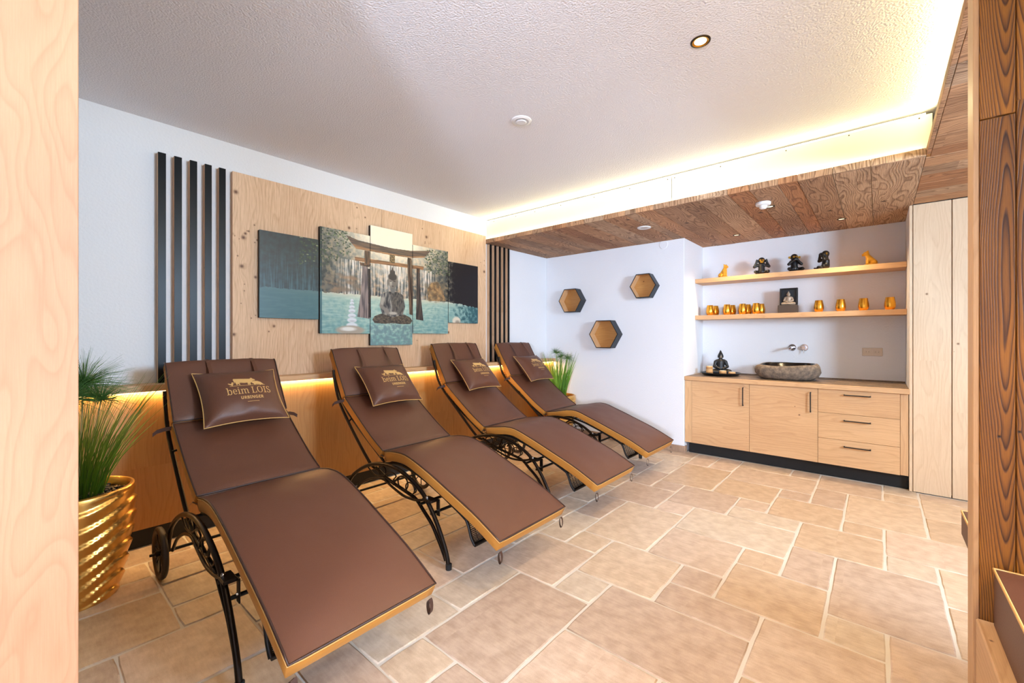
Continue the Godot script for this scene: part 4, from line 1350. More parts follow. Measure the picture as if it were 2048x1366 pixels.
	blot(im, 1.142, 0.405, 0.030, 0.030, Color(0.25, 0.23, 0.22), 1.0, 0.25)
	blot(im, 1.141, 0.378, 0.009, 0.028, Color(0.30, 0.27, 0.24), 1.0, 0.4)
	for q in [[1.122, 0.488], [1.164, 0.487]]:
		blot(im, q[0], q[1], 0.016, 0.005, Color(0.16, 0.15, 0.15), 0.9, 0.5)
	blot(im, 1.143, 0.508, 0.007, 0.018, Color(0.45, 0.43, 0.41), 0.8, 0.6)
	blot(im, 1.143, 0.533, 0.016, 0.005, Color(0.25, 0.21, 0.20), 0.9, 0.5)
	for q in [1.089, 1.196]:
		blot(im, q, 0.505, 0.008, 0.035, Color(0.50, 0.48, 0.45), 1.0, 0.3)
	return ImageTexture.create_from_image(im)

func canvases() -> void:
	var tex := print_picture()
	var m := mat("canvas_print", Color.WHITE, 0.36)
	m.metallic_specular = 0.5
	m.albedo_texture = tex
	var e := mat("canvas_edge", Color(0.10, 0.10, 0.11), 0.6)
	var C := [[-1.169, -1.610, 1.445, 2.100, "leftmost canvas print, dark blue-green misty foliage"], [-1.622, -2.077, 1.330, 2.215, "canvas print with stacked white stones and leafy branches"], [-2.082, -2.540, 1.224, 2.316, "tallest middle canvas print with the seated statue"], [-2.546, -2.998, 1.335, 2.213, "canvas print with orange rock and green tree at the gateway's right end"], [-3.005, -3.447, 1.455, 2.110, "rightmost canvas print, nearly black above teal water"]]
	for q in C:
		var t := thing("canvas_print", q[4], "picture", "five-part canvas picture on the oak panel", Vector3(-3.519, q[2], (q[0] + q[1]) * 0.5))
		var w: float = q[0] - q[1]
		var h: float = q[3] - q[2]
		part("stretcher", bb(Vector3(0, 0, -w * 0.5), Vector3(0.032, h, w * 0.5), 0.002), e, t)
		# a very slightly bellied printed face
		var rows := []
		var mb := MB.new()
		var n := 8
		for i in n:
			for j in n:
				var cs := []
				for k in [[0, 0], [1, 0], [1, 1], [0, 1]]:
					var u := float(i + k[0]) / n
					var v := float(j + k[1]) / n
					var zz: float = lerpf(w * 0.5, -w * 0.5, u)
					cs.append([Vector3(0.0325 + 0.002 * sin(u * PI) * sin(v * PI), h * v, zz), Vector2((-1.169 - (lerpf(q[0], q[1], u))) / 2.278, (2.316 - (q[2] + h * v)) / 1.092)])
				var nn := Vector3(1, 0, 0)
				mb.quad(cs[0][0], cs[1][0], cs[2][0], cs[3][0], nn, cs[0][1], cs[1][1], cs[2][1], cs[3][1])
		part("printed_face", mb, m, t)

# ---------------------------------------------------------------- hexagons

func hexagon(c: Vector3, rad: float, depth: float, label: String) -> void:
	var t := thing("hexagon_shelf", label, "wall shelf", "hexagon shelves on the white wall", Vector3(c.x, c.y, HZ + 0.0005))
	var fr := MB.new()
	var inner := MB.new()
	var back := MB.new()
	var th := 0.011
	for k in 6:
		var a0 := TAU * k / 6
		var a1 := TAU * (k + 1) / 6
		var d0 := Vector3(cos(a0), sin(a0), 0)
		var d1 := Vector3(cos(a1), sin(a1), 0)
		var nn := (d0 + d1).normalized()
		var zf := Vector3(0, 0, depth)
		var ri := rad - th
		fr.quad(d0 * rad, d1 * rad, d1 * rad + zf, d0 * rad + zf, nn)
		fr.quad(d0 * rad + zf, d1 * rad + zf, d1 * ri + zf, d0 * ri + zf, Vector3(0, 0, 1))
		fr.quad(d0 * rad, d1 * rad, d1 * ri, d0 * ri, Vector3(0, 0, -1))
		var e := zf * 0.999
		inner.quad(d0 * ri + zf * 0.06, d1 * ri + zf * 0.06, d1 * ri + e, d0 * ri + e, -nn, Vector2(0, 0), Vector2(0, ri), Vector2(depth, ri), Vector2(depth, 0))
		back.tri(zf * 0.06, d0 * ri + zf * 0.06, d1 * ri + zf * 0.06, Vector3(0, 0, 1), Vector3(0, 0, 1), Vector3(0, 0, 1), Vector2(0.3 + c.y * 0.1, 0.3 + c.x * 0.3), Vector2(d0.y * ri + 0.3 + c.y * 0.1, d0.x * ri + 0.3 + c.x * 0.3), Vector2(d1.y * ri + 0.3 + c.y * 0.1, d1.x * ri + 0.3 + c.x * 0.3))
	part("frame", fr, M.hex_frame, t)
	part("lining", inner, M.larch, t)
	part("back_board", back, M.wainscot, t)

func hexagons() -> void:
	hexagon(Vector3(-3.093, 1.783, 0), 0.178, 0.122, "small dark hexagon shelf nearest the corner")
	hexagon(Vector3(-2.597, 1.334, 0), 0.200, 0.128, "largest dark hexagon shelf, hanging lowest on the wall")
	hexagon(Vector3(-2.092, 1.901, 0), 0.162, 0.110, "small dark hexagon shelf nearest the niche, hanging highest")

# ---------------------------------------------------------------- plants

func blade(mb: MB, root: Vector3, tip: Vector3, sag: float, w: float) -> void:
	var side := (tip - root).cross(Vector3(0.3, 0.1, 1.0)).normalized()
	var rows := []
	for k in 5:
		var f := k / 4.0
		var p := root.lerp(tip, f) + Vector3(tip.x - root.x, 0, tip.z - root.z) * (f * f - f) * 0.6 - Vector3.UP * sag * f * f
		var ww := w * (1.0 - pow(f, 2.5)) + 0.0004
		rows.append(PackedVector3Array([p - side * ww, p + side * ww]))
	mb.grid(rows, false, false, Vector3.ZERO, Vector3(0.6, 0.5, 0.6))

func umbel(mb: MB, c: Vector3, r: float, n: int, g: RandomNumberGenerator) -> void:
	for k in n:
		var d := Vector3(g.randfn(), g.randfn() * 0.6 + 0.55, g.randfn()).normalized()
		var e := c + d * r * g.randf_range(0.7, 1.1) - Vector3.UP * r * 0.12
		var m := c + d * r * 0.5
		mb.tube(PackedVector3Array([c, m, e]), PackedFloat32Array([0.0010, 0.0008, 0.0003]), 3)

func grass_plant(at: Vector3, label: String, sd: int, heads: Array, blades: int, spread: float, far: float) -> void:
	var t := thing("potted_grass", label, "plant", "grass plants in gold pots", at)
	var g := RandomNumberGenerator.new()
	g.seed = sd
	var hgt := 0.54
	# pot with slanting overlapping bands
	var rows := []
	var segs := 72
	var ny := 84
	for j in ny + 1:
		var f := float(j) / ny
		var row := PackedVector3Array()
		var base := lerpf(0.150, 0.222, pow(sin(f * PI * 0.52), 0.85)) - 0.010 * pow(f, 8.0)
		for k in segs:
			var a := TAU * k / segs
			var ph := f * 7.5 + 0.55 * sin(a * 2.0 + 0.4) + 0.25 * sin(a * 3.0 + f * 3.0)
			var fr := ph - floorf(ph)
			var ridge := (fr if fr < 0.82 else (1.0 - fr) * 4.55) * 0.016
			if f > 0.955 or f < 0.02:
				ridge = 0.008
			row.append(Vector3(cos(a) * (base + ridge), f * hgt, sin(a) * (base + ridge)))
		rows.append(row)
	for q in [[0.205, hgt + 0.002], [0.200, hgt - 0.04]]:
		var row := PackedVector3Array()
		for k in segs:
			row.append(Vector3(cos(TAU * k / segs) * q[0], q[1], sin(TAU * k / segs) * q[0]))
		rows.append(row)
	var mb := MB.new()
	mb.grid(rows, false, true, Vector3(0, 0.25, 0))
	mb.lathe(Vector3.ZERO, [Vector2(0, 0.0), Vector2(0.15, 0.0)], 40)
	part("pot", mb, M.gold_leaf, t)
	mb = MB.new()
	mb.lathe(Vector3(0, hgt - 0.045, 0), [Vector2(0.2, 0.0), Vector2(0, 0.004)], 30)
	for k in 260:
		var a := g.randf() * TAU
		var q := sqrt(g.randf()) * 0.19
		var c := Vector3(cos(a) * q, hgt - 0.040 + g.randf() * 0.01, sin(a) * q)
		mb.box(c, Vector3(g.randf_range(0.012, 0.024), g.randf_range(0.008, 0.014), g.randf_range(0.012, 0.022)), 0.004)
	part("gravel", mb, M.pebble, t).set_meta("kind", "stuff")
	# blades
	var ba := MB.new()
	var bb_ := MB.new()
	var st := MB.new()
	for k in blades:
		var a := g.randf() * TAU
		var q := sqrt(g.randf()) * 0.10
		var root := Vector3(cos(a) * q, hgt - 0.04, sin(a) * q)
		var ln := g.randf_range(0.30, 0.66)
		var out := spread * (0.25 + q * 7.0) * g.randf_range(0.5, 1.25) * ln
		var a2 := a + g.randf_range(-0.5, 0.5)
		blade(ba if k % 2 == 0 else bb_, root, root + Vector3(cos(a2) * out, ln, maxf(sin(a2) * out, far - root.z)), ln * 0.05, g.randf_range(0.0022, 0.0048))
	part("grass_blades", ba, M.grass_a, t).set_meta("kind", "stuff")
	part("grass_blades", bb_, M.grass_b, t).set_meta("kind", "stuff")
	var um := MB.new()
	for h in heads:
		var c: Vector3 = h[0]
		st.tube(PackedVector3Array([Vector3(c.x * 0.3, hgt - 0.04, c.z * 0.3), Vector3(c.x * 0.65, (hgt + c.y) * 0.5, c.z * 0.65), c]), 0.003, 5)
		umbel(um, c, h[1], int(h[2]), g)
	part("papyrus_stems", st, M.straw, t).set_meta("kind", "stuff")
	part("papyrus_heads", um, M.papyrus, t).set_meta("kind", "stuff")

func plants() -> void:
	grass_plant(Vector3(-3.02, 0, -0.185), "tall grass plant in a gold ribbed pot beside the nearest lounger", 4, [[Vector3(-0.02, 1.06, -0.03), 0.21, 330], [Vector3(0.05, 1.00, 0.03), 0.19, 260], [Vector3(-0.06, 1.03, 0.05), 0.19, 260], [Vector3(0.02, 0.98, -0.09), 0.17, 220]], 330, 0.62, -0.36)
	grass_plant(Vector3(-3.19, 0, -4.635), "tall papyrus grass in the far corner behind the farthest lounger", 6, [[Vector3(-0.03, 1.09, 0.0), 0.10, 150], [Vector3(0.06, 1.04, 0.03), 0.09, 130], [Vector3(0.13, 1.02, -0.03), 0.10, 150]], 180, 0.30, -0.235)

# ---------------------------------------------------------------- niche: cabinet, worktop, basin, shelves

func handle(parent: Node3D, a: Vector3, b: Vector3) -> void:
	var mb := MB.new()
	var d := (b - a).normalized()
	mb.box((a + b) * 0.5 + Vector3(0, 0, 0.028), (b - a).abs() + Vector3(0.009, 0.009, 0.009) - d.abs() * 0.0, 0.001)
	for q in [a, b]:
		mb.box(q + Vector3(0, 0, 0.012), Vector3(0.009, 0.009, 0.026), 0.001)
	part("handle", mb, M.black, parent).set_meta("label", "black bar handle")

func cabinet() -> void:
	var zf := -4.9
	var t := thing("vanity_cabinet", "long light wooden cabinet with two doors and three drawers in the niche", "cabinet")
	part("carcass", bb(Vector3(NX0 + 0.004, 0.122, NZ + 0.01), Vector3(NX1 - 0.004, 0.815, zf - 0.021)), M.larch, t)
	part("plinth", bb(Vector3(NX0 + 0.03, 0.001, NZ + 0.02), Vector3(NX1 - 0.004, 0.121, -4.962)), M.plinth, t)
	part("end_strip", bb(Vector3(NX0 + 0.004, 0.122, zf - 0.02), Vector3(-1.575, 0.814, zf), 0.001, 1, Vector2(0.3, 0.2)), M.larch, t)
	part("end_panel", bb(Vector3(0.1445, 0.122, zf - 0.02), Vector3(NX1 - 0.004, 0.814, zf - 0.012), 0.001, 1, Vector2(0.5, 0.4)), M.larch, t)
	var fr := [[-1.573, -1.0035], [-1.0005, -0.4295]]
	for k in 2:
		var o := part("door", bb(Vector3(fr[k][0], 0.122, zf - 0.019), Vector3(fr[k][1], 0.814, zf), 0.001, 0, Vector2(0.12 + 0.35 * k, 1.1 + 0.6 * k)), M.larch, t)
		var x: float = fr[k][1] - 0.054
		handle(o, Vector3(x, 0.593, zf), Vector3(x, 0.775, zf))
	var ys := [[0.122, 0.3575], [0.3605, 0.5955], [0.5985, 0.814]]
	for k in 3:
		var o := part("drawer", bb(Vector3(-0.4265, ys[k][0], zf - 0.019), Vector3(0.142, ys[k][1], zf), 0.001, 0, Vector2(0.1 + 0.24 * k, 0.5)), M.larch, t)
		var y: float = [0.305, 0.541, 0.774][k]
		handle(o, Vector3(-0.232, y, zf), Vector3(-0.051, y, zf))
	t = thing("worktop", "grey-brown stone worktop with light wooden front edge over the cabinet", "worktop")
	part("slab", bb(Vector3(NX0 + 0.002, 0.8165, NZ + 0.002), Vector3(NX1 - 0.002, 0.860, zf - 0.008), 0.002, 0), M.worktop, t)
	part("front_edge", bb(Vector3(NX0 + 0.002, 0.8165, zf - 0.0078), Vector3(NX1 + 0.004, 0.860, zf + 0.016), 0.002, 0, Vector2(0.4, 0.2)), M.larch, t)
	part("upstand", bb(Vector3(NX0 + 0.002, 0.8602, NZ + 0.002), Vector3(NX1 - 0.002, 0.872, NZ + 0.012), 0.001, 0), M.worktop, t)

func basin() -> void:
	var t := thing("stone_basin", "river stone wash basin with dark polished bowl", "basin", "", Vector3(-0.72, 0.8605, -5.22))
	var f := FastNoiseLite.new()
	f.seed = 21
	f.frequency = 2.6
	f.fractal_octaves = 3
	var outer := [[0.55, 0.0], [0.80, 0.006], [0.93, 0.035], [0.995, 0.075], [1.0, 0.105], [0.985, 0.132], [0.945, 0.150], [0.90, 0.156], [0.86, 0.155]]
	var inner := [[0.86, 0.155], [0.83, 0.150], [0.78, 0.125], [0.68, 0.085], [0.5, 0.060], [0.2, 0.050], [0.01, 0.048]]
	var segs := 56
	for s in 2:
		var rows := []
		for q in (outer if s == 0 else inner):
			var row := PackedVector3Array()
			for k in segs:
				var a := TAU * k / segs
				var c := Vector3(cos(a), 0, sin(a))
				var e := pow(pow(absf(c.x), 2.5) + pow(absf(c.z), 2.5), -1.0 / 2.5)
				var rx: float = 0.285 * e * q[0]
				var rz: float = 0.205 * e * q[0]
				var p := Vector3(c.x * rx, q[1], c.z * rz)
				var nz := f.get_noise_3d(p.x * 1.0, p.y * 1.5, p.z * 1.0)
				var lump := 1.0 + (nz * 0.10 if s == 0 and q[0] > 0.87 else nz * 0.03)
				p.x *= lump
				p.z *= lump
				# rim dips to the right front
				p.y *= 1.0 + 0.08 * sin(a + 2.4) + nz * 0.08
				row.append(p)
			rows.append(row)
		var mb := MB.new()
		if s == 0:
			mb.grid(rows, false, true, Vector3(0, 0.08, 0))
		else:
			mb.grid(rows, false, true, Vector3.ZERO, Vector3.UP)
		part("stone" if s == 0 else "bowl", mb, M.river_stone if s == 0 else M.basin_in, t)
	# wall spout and mixer
	t = thing("wall_spout", "chrome wall spout with round plate above the stone basin", "tap", "", Vector3(-0.715, 1.185, NZ))
	var rot := Basis(Vector3.RIGHT, PI / 2)
	var mb := MB.new()
	mb.lathe(Vector3.ZERO, [Vector2(0.036, 0.0), Vector2(0.036, 0.008), Vector2(0.033, 0.011), Vector2(0, 0.011)], 28, rot)
	part("plate", mb, M.chrome, t)
	mb = MB.new()
	var sp := PackedVector3Array([Vector3(0, 0, 0.01), Vector3(0, 0.002, 0.08), Vector3(0, 0.0, 0.15), Vector3(0, -0.008, 0.165), Vector3(0, -0.024, 0.168)])
	mb.tube(sp, 0.0115, 12)
	part("spout", mb, M.chrome, t)
	t = thing("wall_mixer", "round chrome mixer with lever right of the wall spout", "tap", "", Vector3(-0.606, 1.185, NZ))
	mb = MB.new()
	mb.lathe(Vector3.ZERO, [Vector2(0.036, 0.0), Vector2(0.036, 0.008), Vector2(0.033, 0.011), Vector2(0, 0.011)], 28, rot)
	part("plate", mb, M.chrome, t)
	mb = MB.new()
	mb.lathe(Vector3.ZERO, [Vector2(0.020, 0.011), Vector2(0.020, 0.045), Vector2(0.017, 0.050), Vector2(0, 0.050)], 24, rot)
	part("body", mb, M.chrome, t)
	mb = MB.new()
	mb.bar(Vector3(0, -0.018, 0.038), Vector3(0, -0.062, 0.046), 0.004, 8)
	part("lever", mb, M.chrome, t)
	# double socket
	t = thing("wall_socket", "double cream wall socket above the worktop", "socket", "", Vector3(-0.043, 1.151, NZ))
	part("frame", bb(Vector3(-0.078, -0.04, 0), Vector3(0.078, 0.04, 0.009), 0.003), M.cream, t)
	for x in [-0.0365, 0.0365]:
		var o := part("insert", bb(Vector3(x - 0.030, -0.030, 0.0091), Vector3(x + 0.030, 0.030, 0.011), 0.001), M.cream, t)
		mb = MB.new()
		mb.lathe(Vector3(x, 0, 0.0105), [Vector2(0.022, 0.0), Vector2(0.022, 0.003), Vector2(0.0195, 0.003), Vector2(0.0185, 0.0008), Vector2(0, 0.0008)], 24, rot)
		part("socket_ring", mb, M.cream, o)
		mb = MB.new()
		for d in [-0.0095, 0.0095]:
			mb.lathe(Vector3(x + d, 0, 0.0113), [Vector2(0.0028, 0.0), Vector2(0.0028, 0.0004), Vector2(0, 0.0004)], 10, rot)
		part("contact_hole", mb, M.dark, o)

func shelves() -> void:
	for k in 2:
		var top: float = [1.988, 1.555][k]
		var o := single("wall_shelf", bb(Vector3(NX0 + 0.001, top - 0.05, NZ + 0.001), Vector3(NX1 - 0.001, top, -5.262), 0.0015, 0, Vector2(0.1 + 0.3 * k, 0.2)), M.larch, ["upper light wooden shelf carrying the monkey figures", "lower light wooden shelf carrying the gold cups"][k], "shelf")
	# gold cups: four pairs left, four single right
	var prof := [Vector2(0, 0.0), Vector2(0.026, 0.0), Vector2(0.032, 0.004), Vector2(0.040, 0.024), Vector2(0.0425, 0.045), Vector2(0.040, 0.072), Vector2(0.0345, 0.100), Vector2(0.032, 0.118), Vector2(0.0305, 0.118), Vector2(0.033, 0.100), Vector2(0.038, 0.072), Vector2(0.0405, 0.045), Vector2(0.038, 0.024), Vector2(0.030, 0.008), Vector2(0, 0.008)]
	var mb := MB.new()
	var rows := []
	for q in prof:
		var row := PackedVector3Array()
		for k in 28:
			row.append(Vector3(cos(TAU * k / 28) * maxf(q.x, 0.0002), q.y, sin(TAU * k / 28) * maxf(q.x, 0.0002)))
		rows.append(row)
	mb.grid(rows, false, true, Vector3(0, 0.05, 0))
	var cup: MeshInstance3D
	var xs := [-1.500, -1.316, -1.155, -1.020, -0.458, -0.281, -0.106, 0.085]
	for k in 12:
		var pos: Vector3
		var label: String
		var ord: String = ["first", "second", "third", "fourth"][k % 4]
		if k < 4:
			pos = Vector3(xs[k], 1.5552, -5.32)
			label = "gold cup at the front of the %s pair from the niche corner" % ord
		elif k < 8:
			pos = Vector3(xs[k - 4] + 0.020, 1.5552, -5.46)
			label = "gold cup at the back of the %s pair from the niche corner" % ord
		else:
			pos = Vector3(xs[k - 4], 1.5552, -5.33)
			label = "single gold cup right of the statue plaque, %s from the plaque" % ord
		if k == 0:
			cup = single("gold_cup", mb, M.gold, label, "cup", "gold cups on the lower shelf")
			cup.position = pos
		else:
			var c: MeshInstance3D = cup.duplicate()
			c.name = numbered("gold_cup")
			add_child(c)
			c.position = pos
			c.set_meta("label", label)

# ---------------------------------------------------------------- small sculpted figures

# bones: [from, to, radius, radius]; meshed as surface nets with a smooth union
func sculpt(bones: Array, cell: float, blend: float) -> MB:
	var lo := Vector3(9, 9, 9)
	var hi := -lo
	for b in bones:
		var r := maxf(b[2], b[3]) + cell * 2.0
		for p in [b[0], b[1]]:
			lo = lo.min(p - Vector3.ONE * r)
			hi = hi.max(p + Vector3.ONE * r)
	var n := Vector3i(((hi - lo) / cell).ceil()) + Vector3i.ONE
	var nx := n.x
	var ny := n.y
	var nz := n.z
	var fld := PackedFloat32Array()
	fld.resize(nx * ny * nz)
	fld.fill(1.0)
	for b in bones:
		var a: Vector3 = b[0]
		var ab: Vector3 = b[1] - a
		var l2 := maxf(ab.length_squared(), 1e-9)
		var rm: float = maxf(b[2], b[3]) + blend * 2.0 + cell * 2.0
		var p0 := Vector3i(((a.min(b[1]) - Vector3.ONE * rm - lo) / cell).floor()).max(Vector3i.ZERO)
		var p1 := Vector3i(((a.max(b[1]) + Vector3.ONE * rm - lo) / cell).ceil()).min(n - Vector3i.ONE)
		for k in range(p0.z, p1.z + 1):
			for j in range(p0.y, p1.y + 1):
				for i in range(p0.x, p1.x + 1):
					var p := lo + Vector3(i, j, k) * cell
					var h := clampf((p - a).dot(ab) / l2, 0.0, 1.0)
					var d := (p - a - ab * h).length() - lerpf(b[2], b[3], h)
					var at := (k * ny + j) * nx + i
					var e := fld[at]
					var m := clampf(0.5 + 0.5 * (e - d) / blend, 0.0, 1.0)
					fld[at] = lerpf(e, d, m) - blend * m * (1.0 - m)
	var ids := {}
	var pts := PackedVector3Array()
	var nrm := PackedVector3Array()
	for k in nz - 1:
		for j in ny - 1:
			for i in nx - 1:
				var base := (k * ny + j) * nx + i
				var v := [fld[base], fld[base + 1], fld[base + nx], fld[base + nx + 1], fld[base + nx * ny], fld[base + nx * ny + 1], fld[base + nx * ny + nx], fld[base + nx * ny + nx + 1]]
				var neg := 0
				for q in v:
					if q < 0.0:
						neg += 1
				if neg == 0 or neg == 8:
					continue
				var sum := Vector3.ZERO
				var cnt := 0
				for e in [[0, 1], [2, 3], [4, 5], [6, 7], [0, 2], [1, 3], [4, 6], [5, 7], [0, 4], [1, 5], [2, 6], [3, 7]]:
					var va: float = v[e[0]]
					var vb: float = v[e[1]]
					if (va < 0.0) != (vb < 0.0):
						var t := va / (va - vb)
						var pa := Vector3(e[0] & 1, (e[0] >> 1) & 1, e[0] >> 2)
						var pb := Vector3(e[1] & 1, (e[1] >> 1) & 1, e[1] >> 2)
						sum += pa.lerp(pb, t)
						cnt += 1
				ids[base] = pts.size()
				pts.append(lo + (Vector3(i, j, k) + sum / cnt) * cell)
				nrm.append(Vector3(v[1] + v[3] + v[5] + v[7] - v[0] - v[2] - v[4] - v[6], v[2] + v[3] + v[6] + v[7] - v[0] - v[1] - v[4] - v[5], v[4] + v[5] + v[6] + v[7] - v[0] - v[1] - v[2] - v[3]).normalized())
	var mb := MB.new()
	var step := [1, nx, nx * ny]
	for k in range(1, nz - 1):
		for j in range(1, ny - 1):
			for i in range(1, nx - 1):
				var base := (k * ny + j) * nx + i
				var f0 := fld[base]
				for ax in 3:
					var f1: float = fld[base + step[ax]]
					if (f0 < 0.0) == (f1 < 0.0):
						continue
					var u: int = step[(ax + 1) % 3]
					var w: int = step[(ax + 2) % 3]
					var q := [base, base - u, base - u - w, base - w]
					if not (ids.has(q[0]) and ids.has(q[1]) and ids.has(q[2]) and ids.has(q[3])):
						continue
					var A: int = ids[q[0]]
					var B: int = ids[q[1]]
					var C: int = ids[q[2]]
					var D: int = ids[q[3]]
					mb.tri(pts[A], pts[B], pts[C], nrm[A], nrm[B], nrm[C])
					mb.tri(pts[A], pts[C], pts[D], nrm[A], nrm[C], nrm[D])
	return mb

func B(ax: float, ay: float, az: float, bx_: float, by: float, bz: float, ra: float, rb: float) -> Array:
	return [Vector3(ax, ay, az), Vector3(bx_, by, bz), ra, rb]

# seated monkey facing +z, about 0.19 m tall; mode 0 covers ears, 1 mouth, 2 eyes
func monkey(at: Vector3, turn: float, mode: int, label: String) -> void:
	var t := thing("monkey_figure", label, "figurine", "black monkey figures on the upper shelf", at)
	t.rotation.y = turn
	var b := [
		B(0, 0.035, 0, 0, 0.085, -0.004, 0.036, 0.030), B(0, 0.085, -0.004, 0, 0.115, 0, 0.030, 0.022),
		B(0, 0.148, 0.004, 0, 0.158, 0.0, 0.034, 0.033), B(0, 0.138, 0.028, 0, 0.136, 0.034, 0.017, 0.013),
	]
	for s in [-1.0, 1.0]:
		b.append(B(s * 0.028, 0.024, 0.0, s * 0.060, 0.030, 0.040, 0.022, 0.017))
		b.append(B(s * 0.060, 0.030, 0.040, s * 0.052, 0.012, 0.058, 0.014, 0.011))
		b.append(B(s * 0.052, 0.011, 0.056, s * 0.062, 0.022, 0.074, 0.011, 0.010))
		var el: Vector3
		var hd: Vector3
		if mode == 0:
			el = Vector3(s * 0.070, 0.088, 0.006)
			hd = Vector3(s * 0.046, 0.146, 0.004)
		elif mode == 1:
			el = Vector3(s * 0.058, 0.080, 0.022)
			hd = Vector3(s * 0.012, 0.124, 0.046)
		else:
			el = Vector3(s * 0.062, 0.095, 0.034)
			hd = Vector3(s * 0.018, 0.156, 0.040)
		b.append([Vector3(s * 0.030, 0.108, 0), el, 0.016, 0.014])
		b.append([el, hd, 0.013, 0.011])
		b.append([hd, hd + (Vector3(-s * 0.016, 0.006, 0.002) if mode > 0 else Vector3(0, 0.016, 0.004)), 0.012, 0.009])
		b.append(B(s * 0.040, 0.152, -0.004, s * 0.046, 0.154, -0.004, 0.010, 0.010))
	part("body", sculpt(b, 0.0052, 0.007), M.resin, t)
	var face := []
	if mode < 2:
		for s in [-1.0, 1.0]:
			face.append(B(s * 0.012, 0.157, 0.031, s * 0.013, 0.156, 0.032, 0.0115, 0.0115))
	if mode == 0:
		face.append(B(-0.006, 0.136, 0.041, 0.006, 0.136, 0.041, 0.0105, 0.0105))
	if face.size():
		part("face", sculpt(face, 0.0036, 0.004), M.gold_cast, t)
	var ears := MB.new()
	for s in [-1.0, 1.0]:
		if mode == 0:
			continue
		ears.lathe(Vector3(s * 0.046, 0.154, 0.000), [Vector2(0, 0.012), Vector2(0.008, 0.0115), Vector2(0.012, 0.007), Vector2(0.0125, 0.004)], 14, Basis(Vector3.RIGHT, PI / 2))
	if mode > 0:
		part("ears", ears, M.gold_cast, t)
	var ey := MB.new()
	if mode < 2:
		for s in [-1.0, 1.0]:
			ey.lathe(Vector3(s * 0.013, 0.157, 0.0415), [Vector2(0.0042, 0.0), Vector2(0.003, 0.0025), Vector2(0, 0.003)], 8, Basis(Vector3.RIGHT, PI / 2))
		part("eyes", ey, M.resin, t)

# seated big cat facing +x
func cat(at: Vector3, turn: float, s: float, label: String, dog: bool) -> void:
	var t := thing("cat_figure", label, "figurine", "gold animal figures on the upper shelf", at)
	t.rotation.y = turn
	t.scale = Vector3.ONE * s
	var b := [
		B(-0.030, 0.030, 0, 0.018, 0.092, 0, 0.032, 0.024), B(0.018, 0.092, 0, 0.030, 0.118, 0, 0.022, 0.018),
		B(0.034, 0.132, 0, 0.042, 0.130, 0, 0.022, 0.020), B(0.052, 0.125, 0, 0.066, 0.121, 0, 0.013, 0.010),
		B(-0.050, 0.014, 0.0, -0.078, 0.010, 0.022, 0.008, 0.006), B(-0.078, 0.010, 0.022, -0.040, 0.008, 0.044, 0.006, 0.005),
	]
	for q in [-1.0, 1.0]:
		b.append(B(-0.026, 0.034, q * 0.022, -0.004, 0.026, q * 0.026, 0.025, 0.017))
		b.append(B(-0.004, 0.014, q * 0.028, 0.024, 0.009, q * 0.028, 0.010, 0.009))
		b.append(B(0.022, 0.080, q * 0.014, 0.030, 0.012, q * 0.014, 0.013, 0.009))
		b.append(B(0.028, 0.009, q * 0.014, 0.044, 0.008, q * 0.014, 0.010, 0.008))
		b.append(B(0.028, 0.150, q * 0.014, 0.026, 0.160, q * 0.018, 0.008, 0.005))
	if dog:
		b.append(B(0.050, 0.114, 0, 0.068, 0.108, 0, 0.008, 0.007))
	part("body", sculpt(b, 0.0052, 0.008), M.gold_cast, t)

# seated statue facing +z, unit height about 0.26
func buddha_bones() -> Array:
	var b := [
		B(0, 0.060, 0, 0, 0.125, -0.004, 0.040, 0.044), B(-0.034, 0.136, 0, 0.034, 0.136, 0, 0.024, 0.024), B(0, 0.150, 0, 0, 0.172, 0, 0.015, 0.014),
		B(0, 0.188, 0.003, 0, 0.206, 0.0, 0.023, 0.026), B(0, 0.232, -0.002, 0, 0.238, -0.002, 0.014, 0.012), B(0, 0.246, -0.002, 0, 0.262, -0.002, 0.006, 0.002),
		B(0, 0.194, 0.024, 0, 0.190, 0.027, 0.004, 0.004),
	]
	for s in [-1.0, 1.0]:
		b.append(B(s * 0.030, 0.034, 0.0, s * 0.088, 0.026, 0.030, 0.030, 0.026))
		b.append(B(s * 0.088, 0.024, 0.032, -s * 0.010, 0.022, 0.066, 0.022, 0.015))
		b.append(B(s * 0.054, 0.130, 0, s * 0.070, 0.082, 0.014, 0.019, 0.015))
		b.append(B(s * 0.070, 0.082, 0.014, s * 0.016, 0.056, 0.050, 0.014, 0.010))
		b.append(B(s * 0.026, 0.198, 0, s * 0.027, 0.178, 0, 0.006, 0.005))
	return b

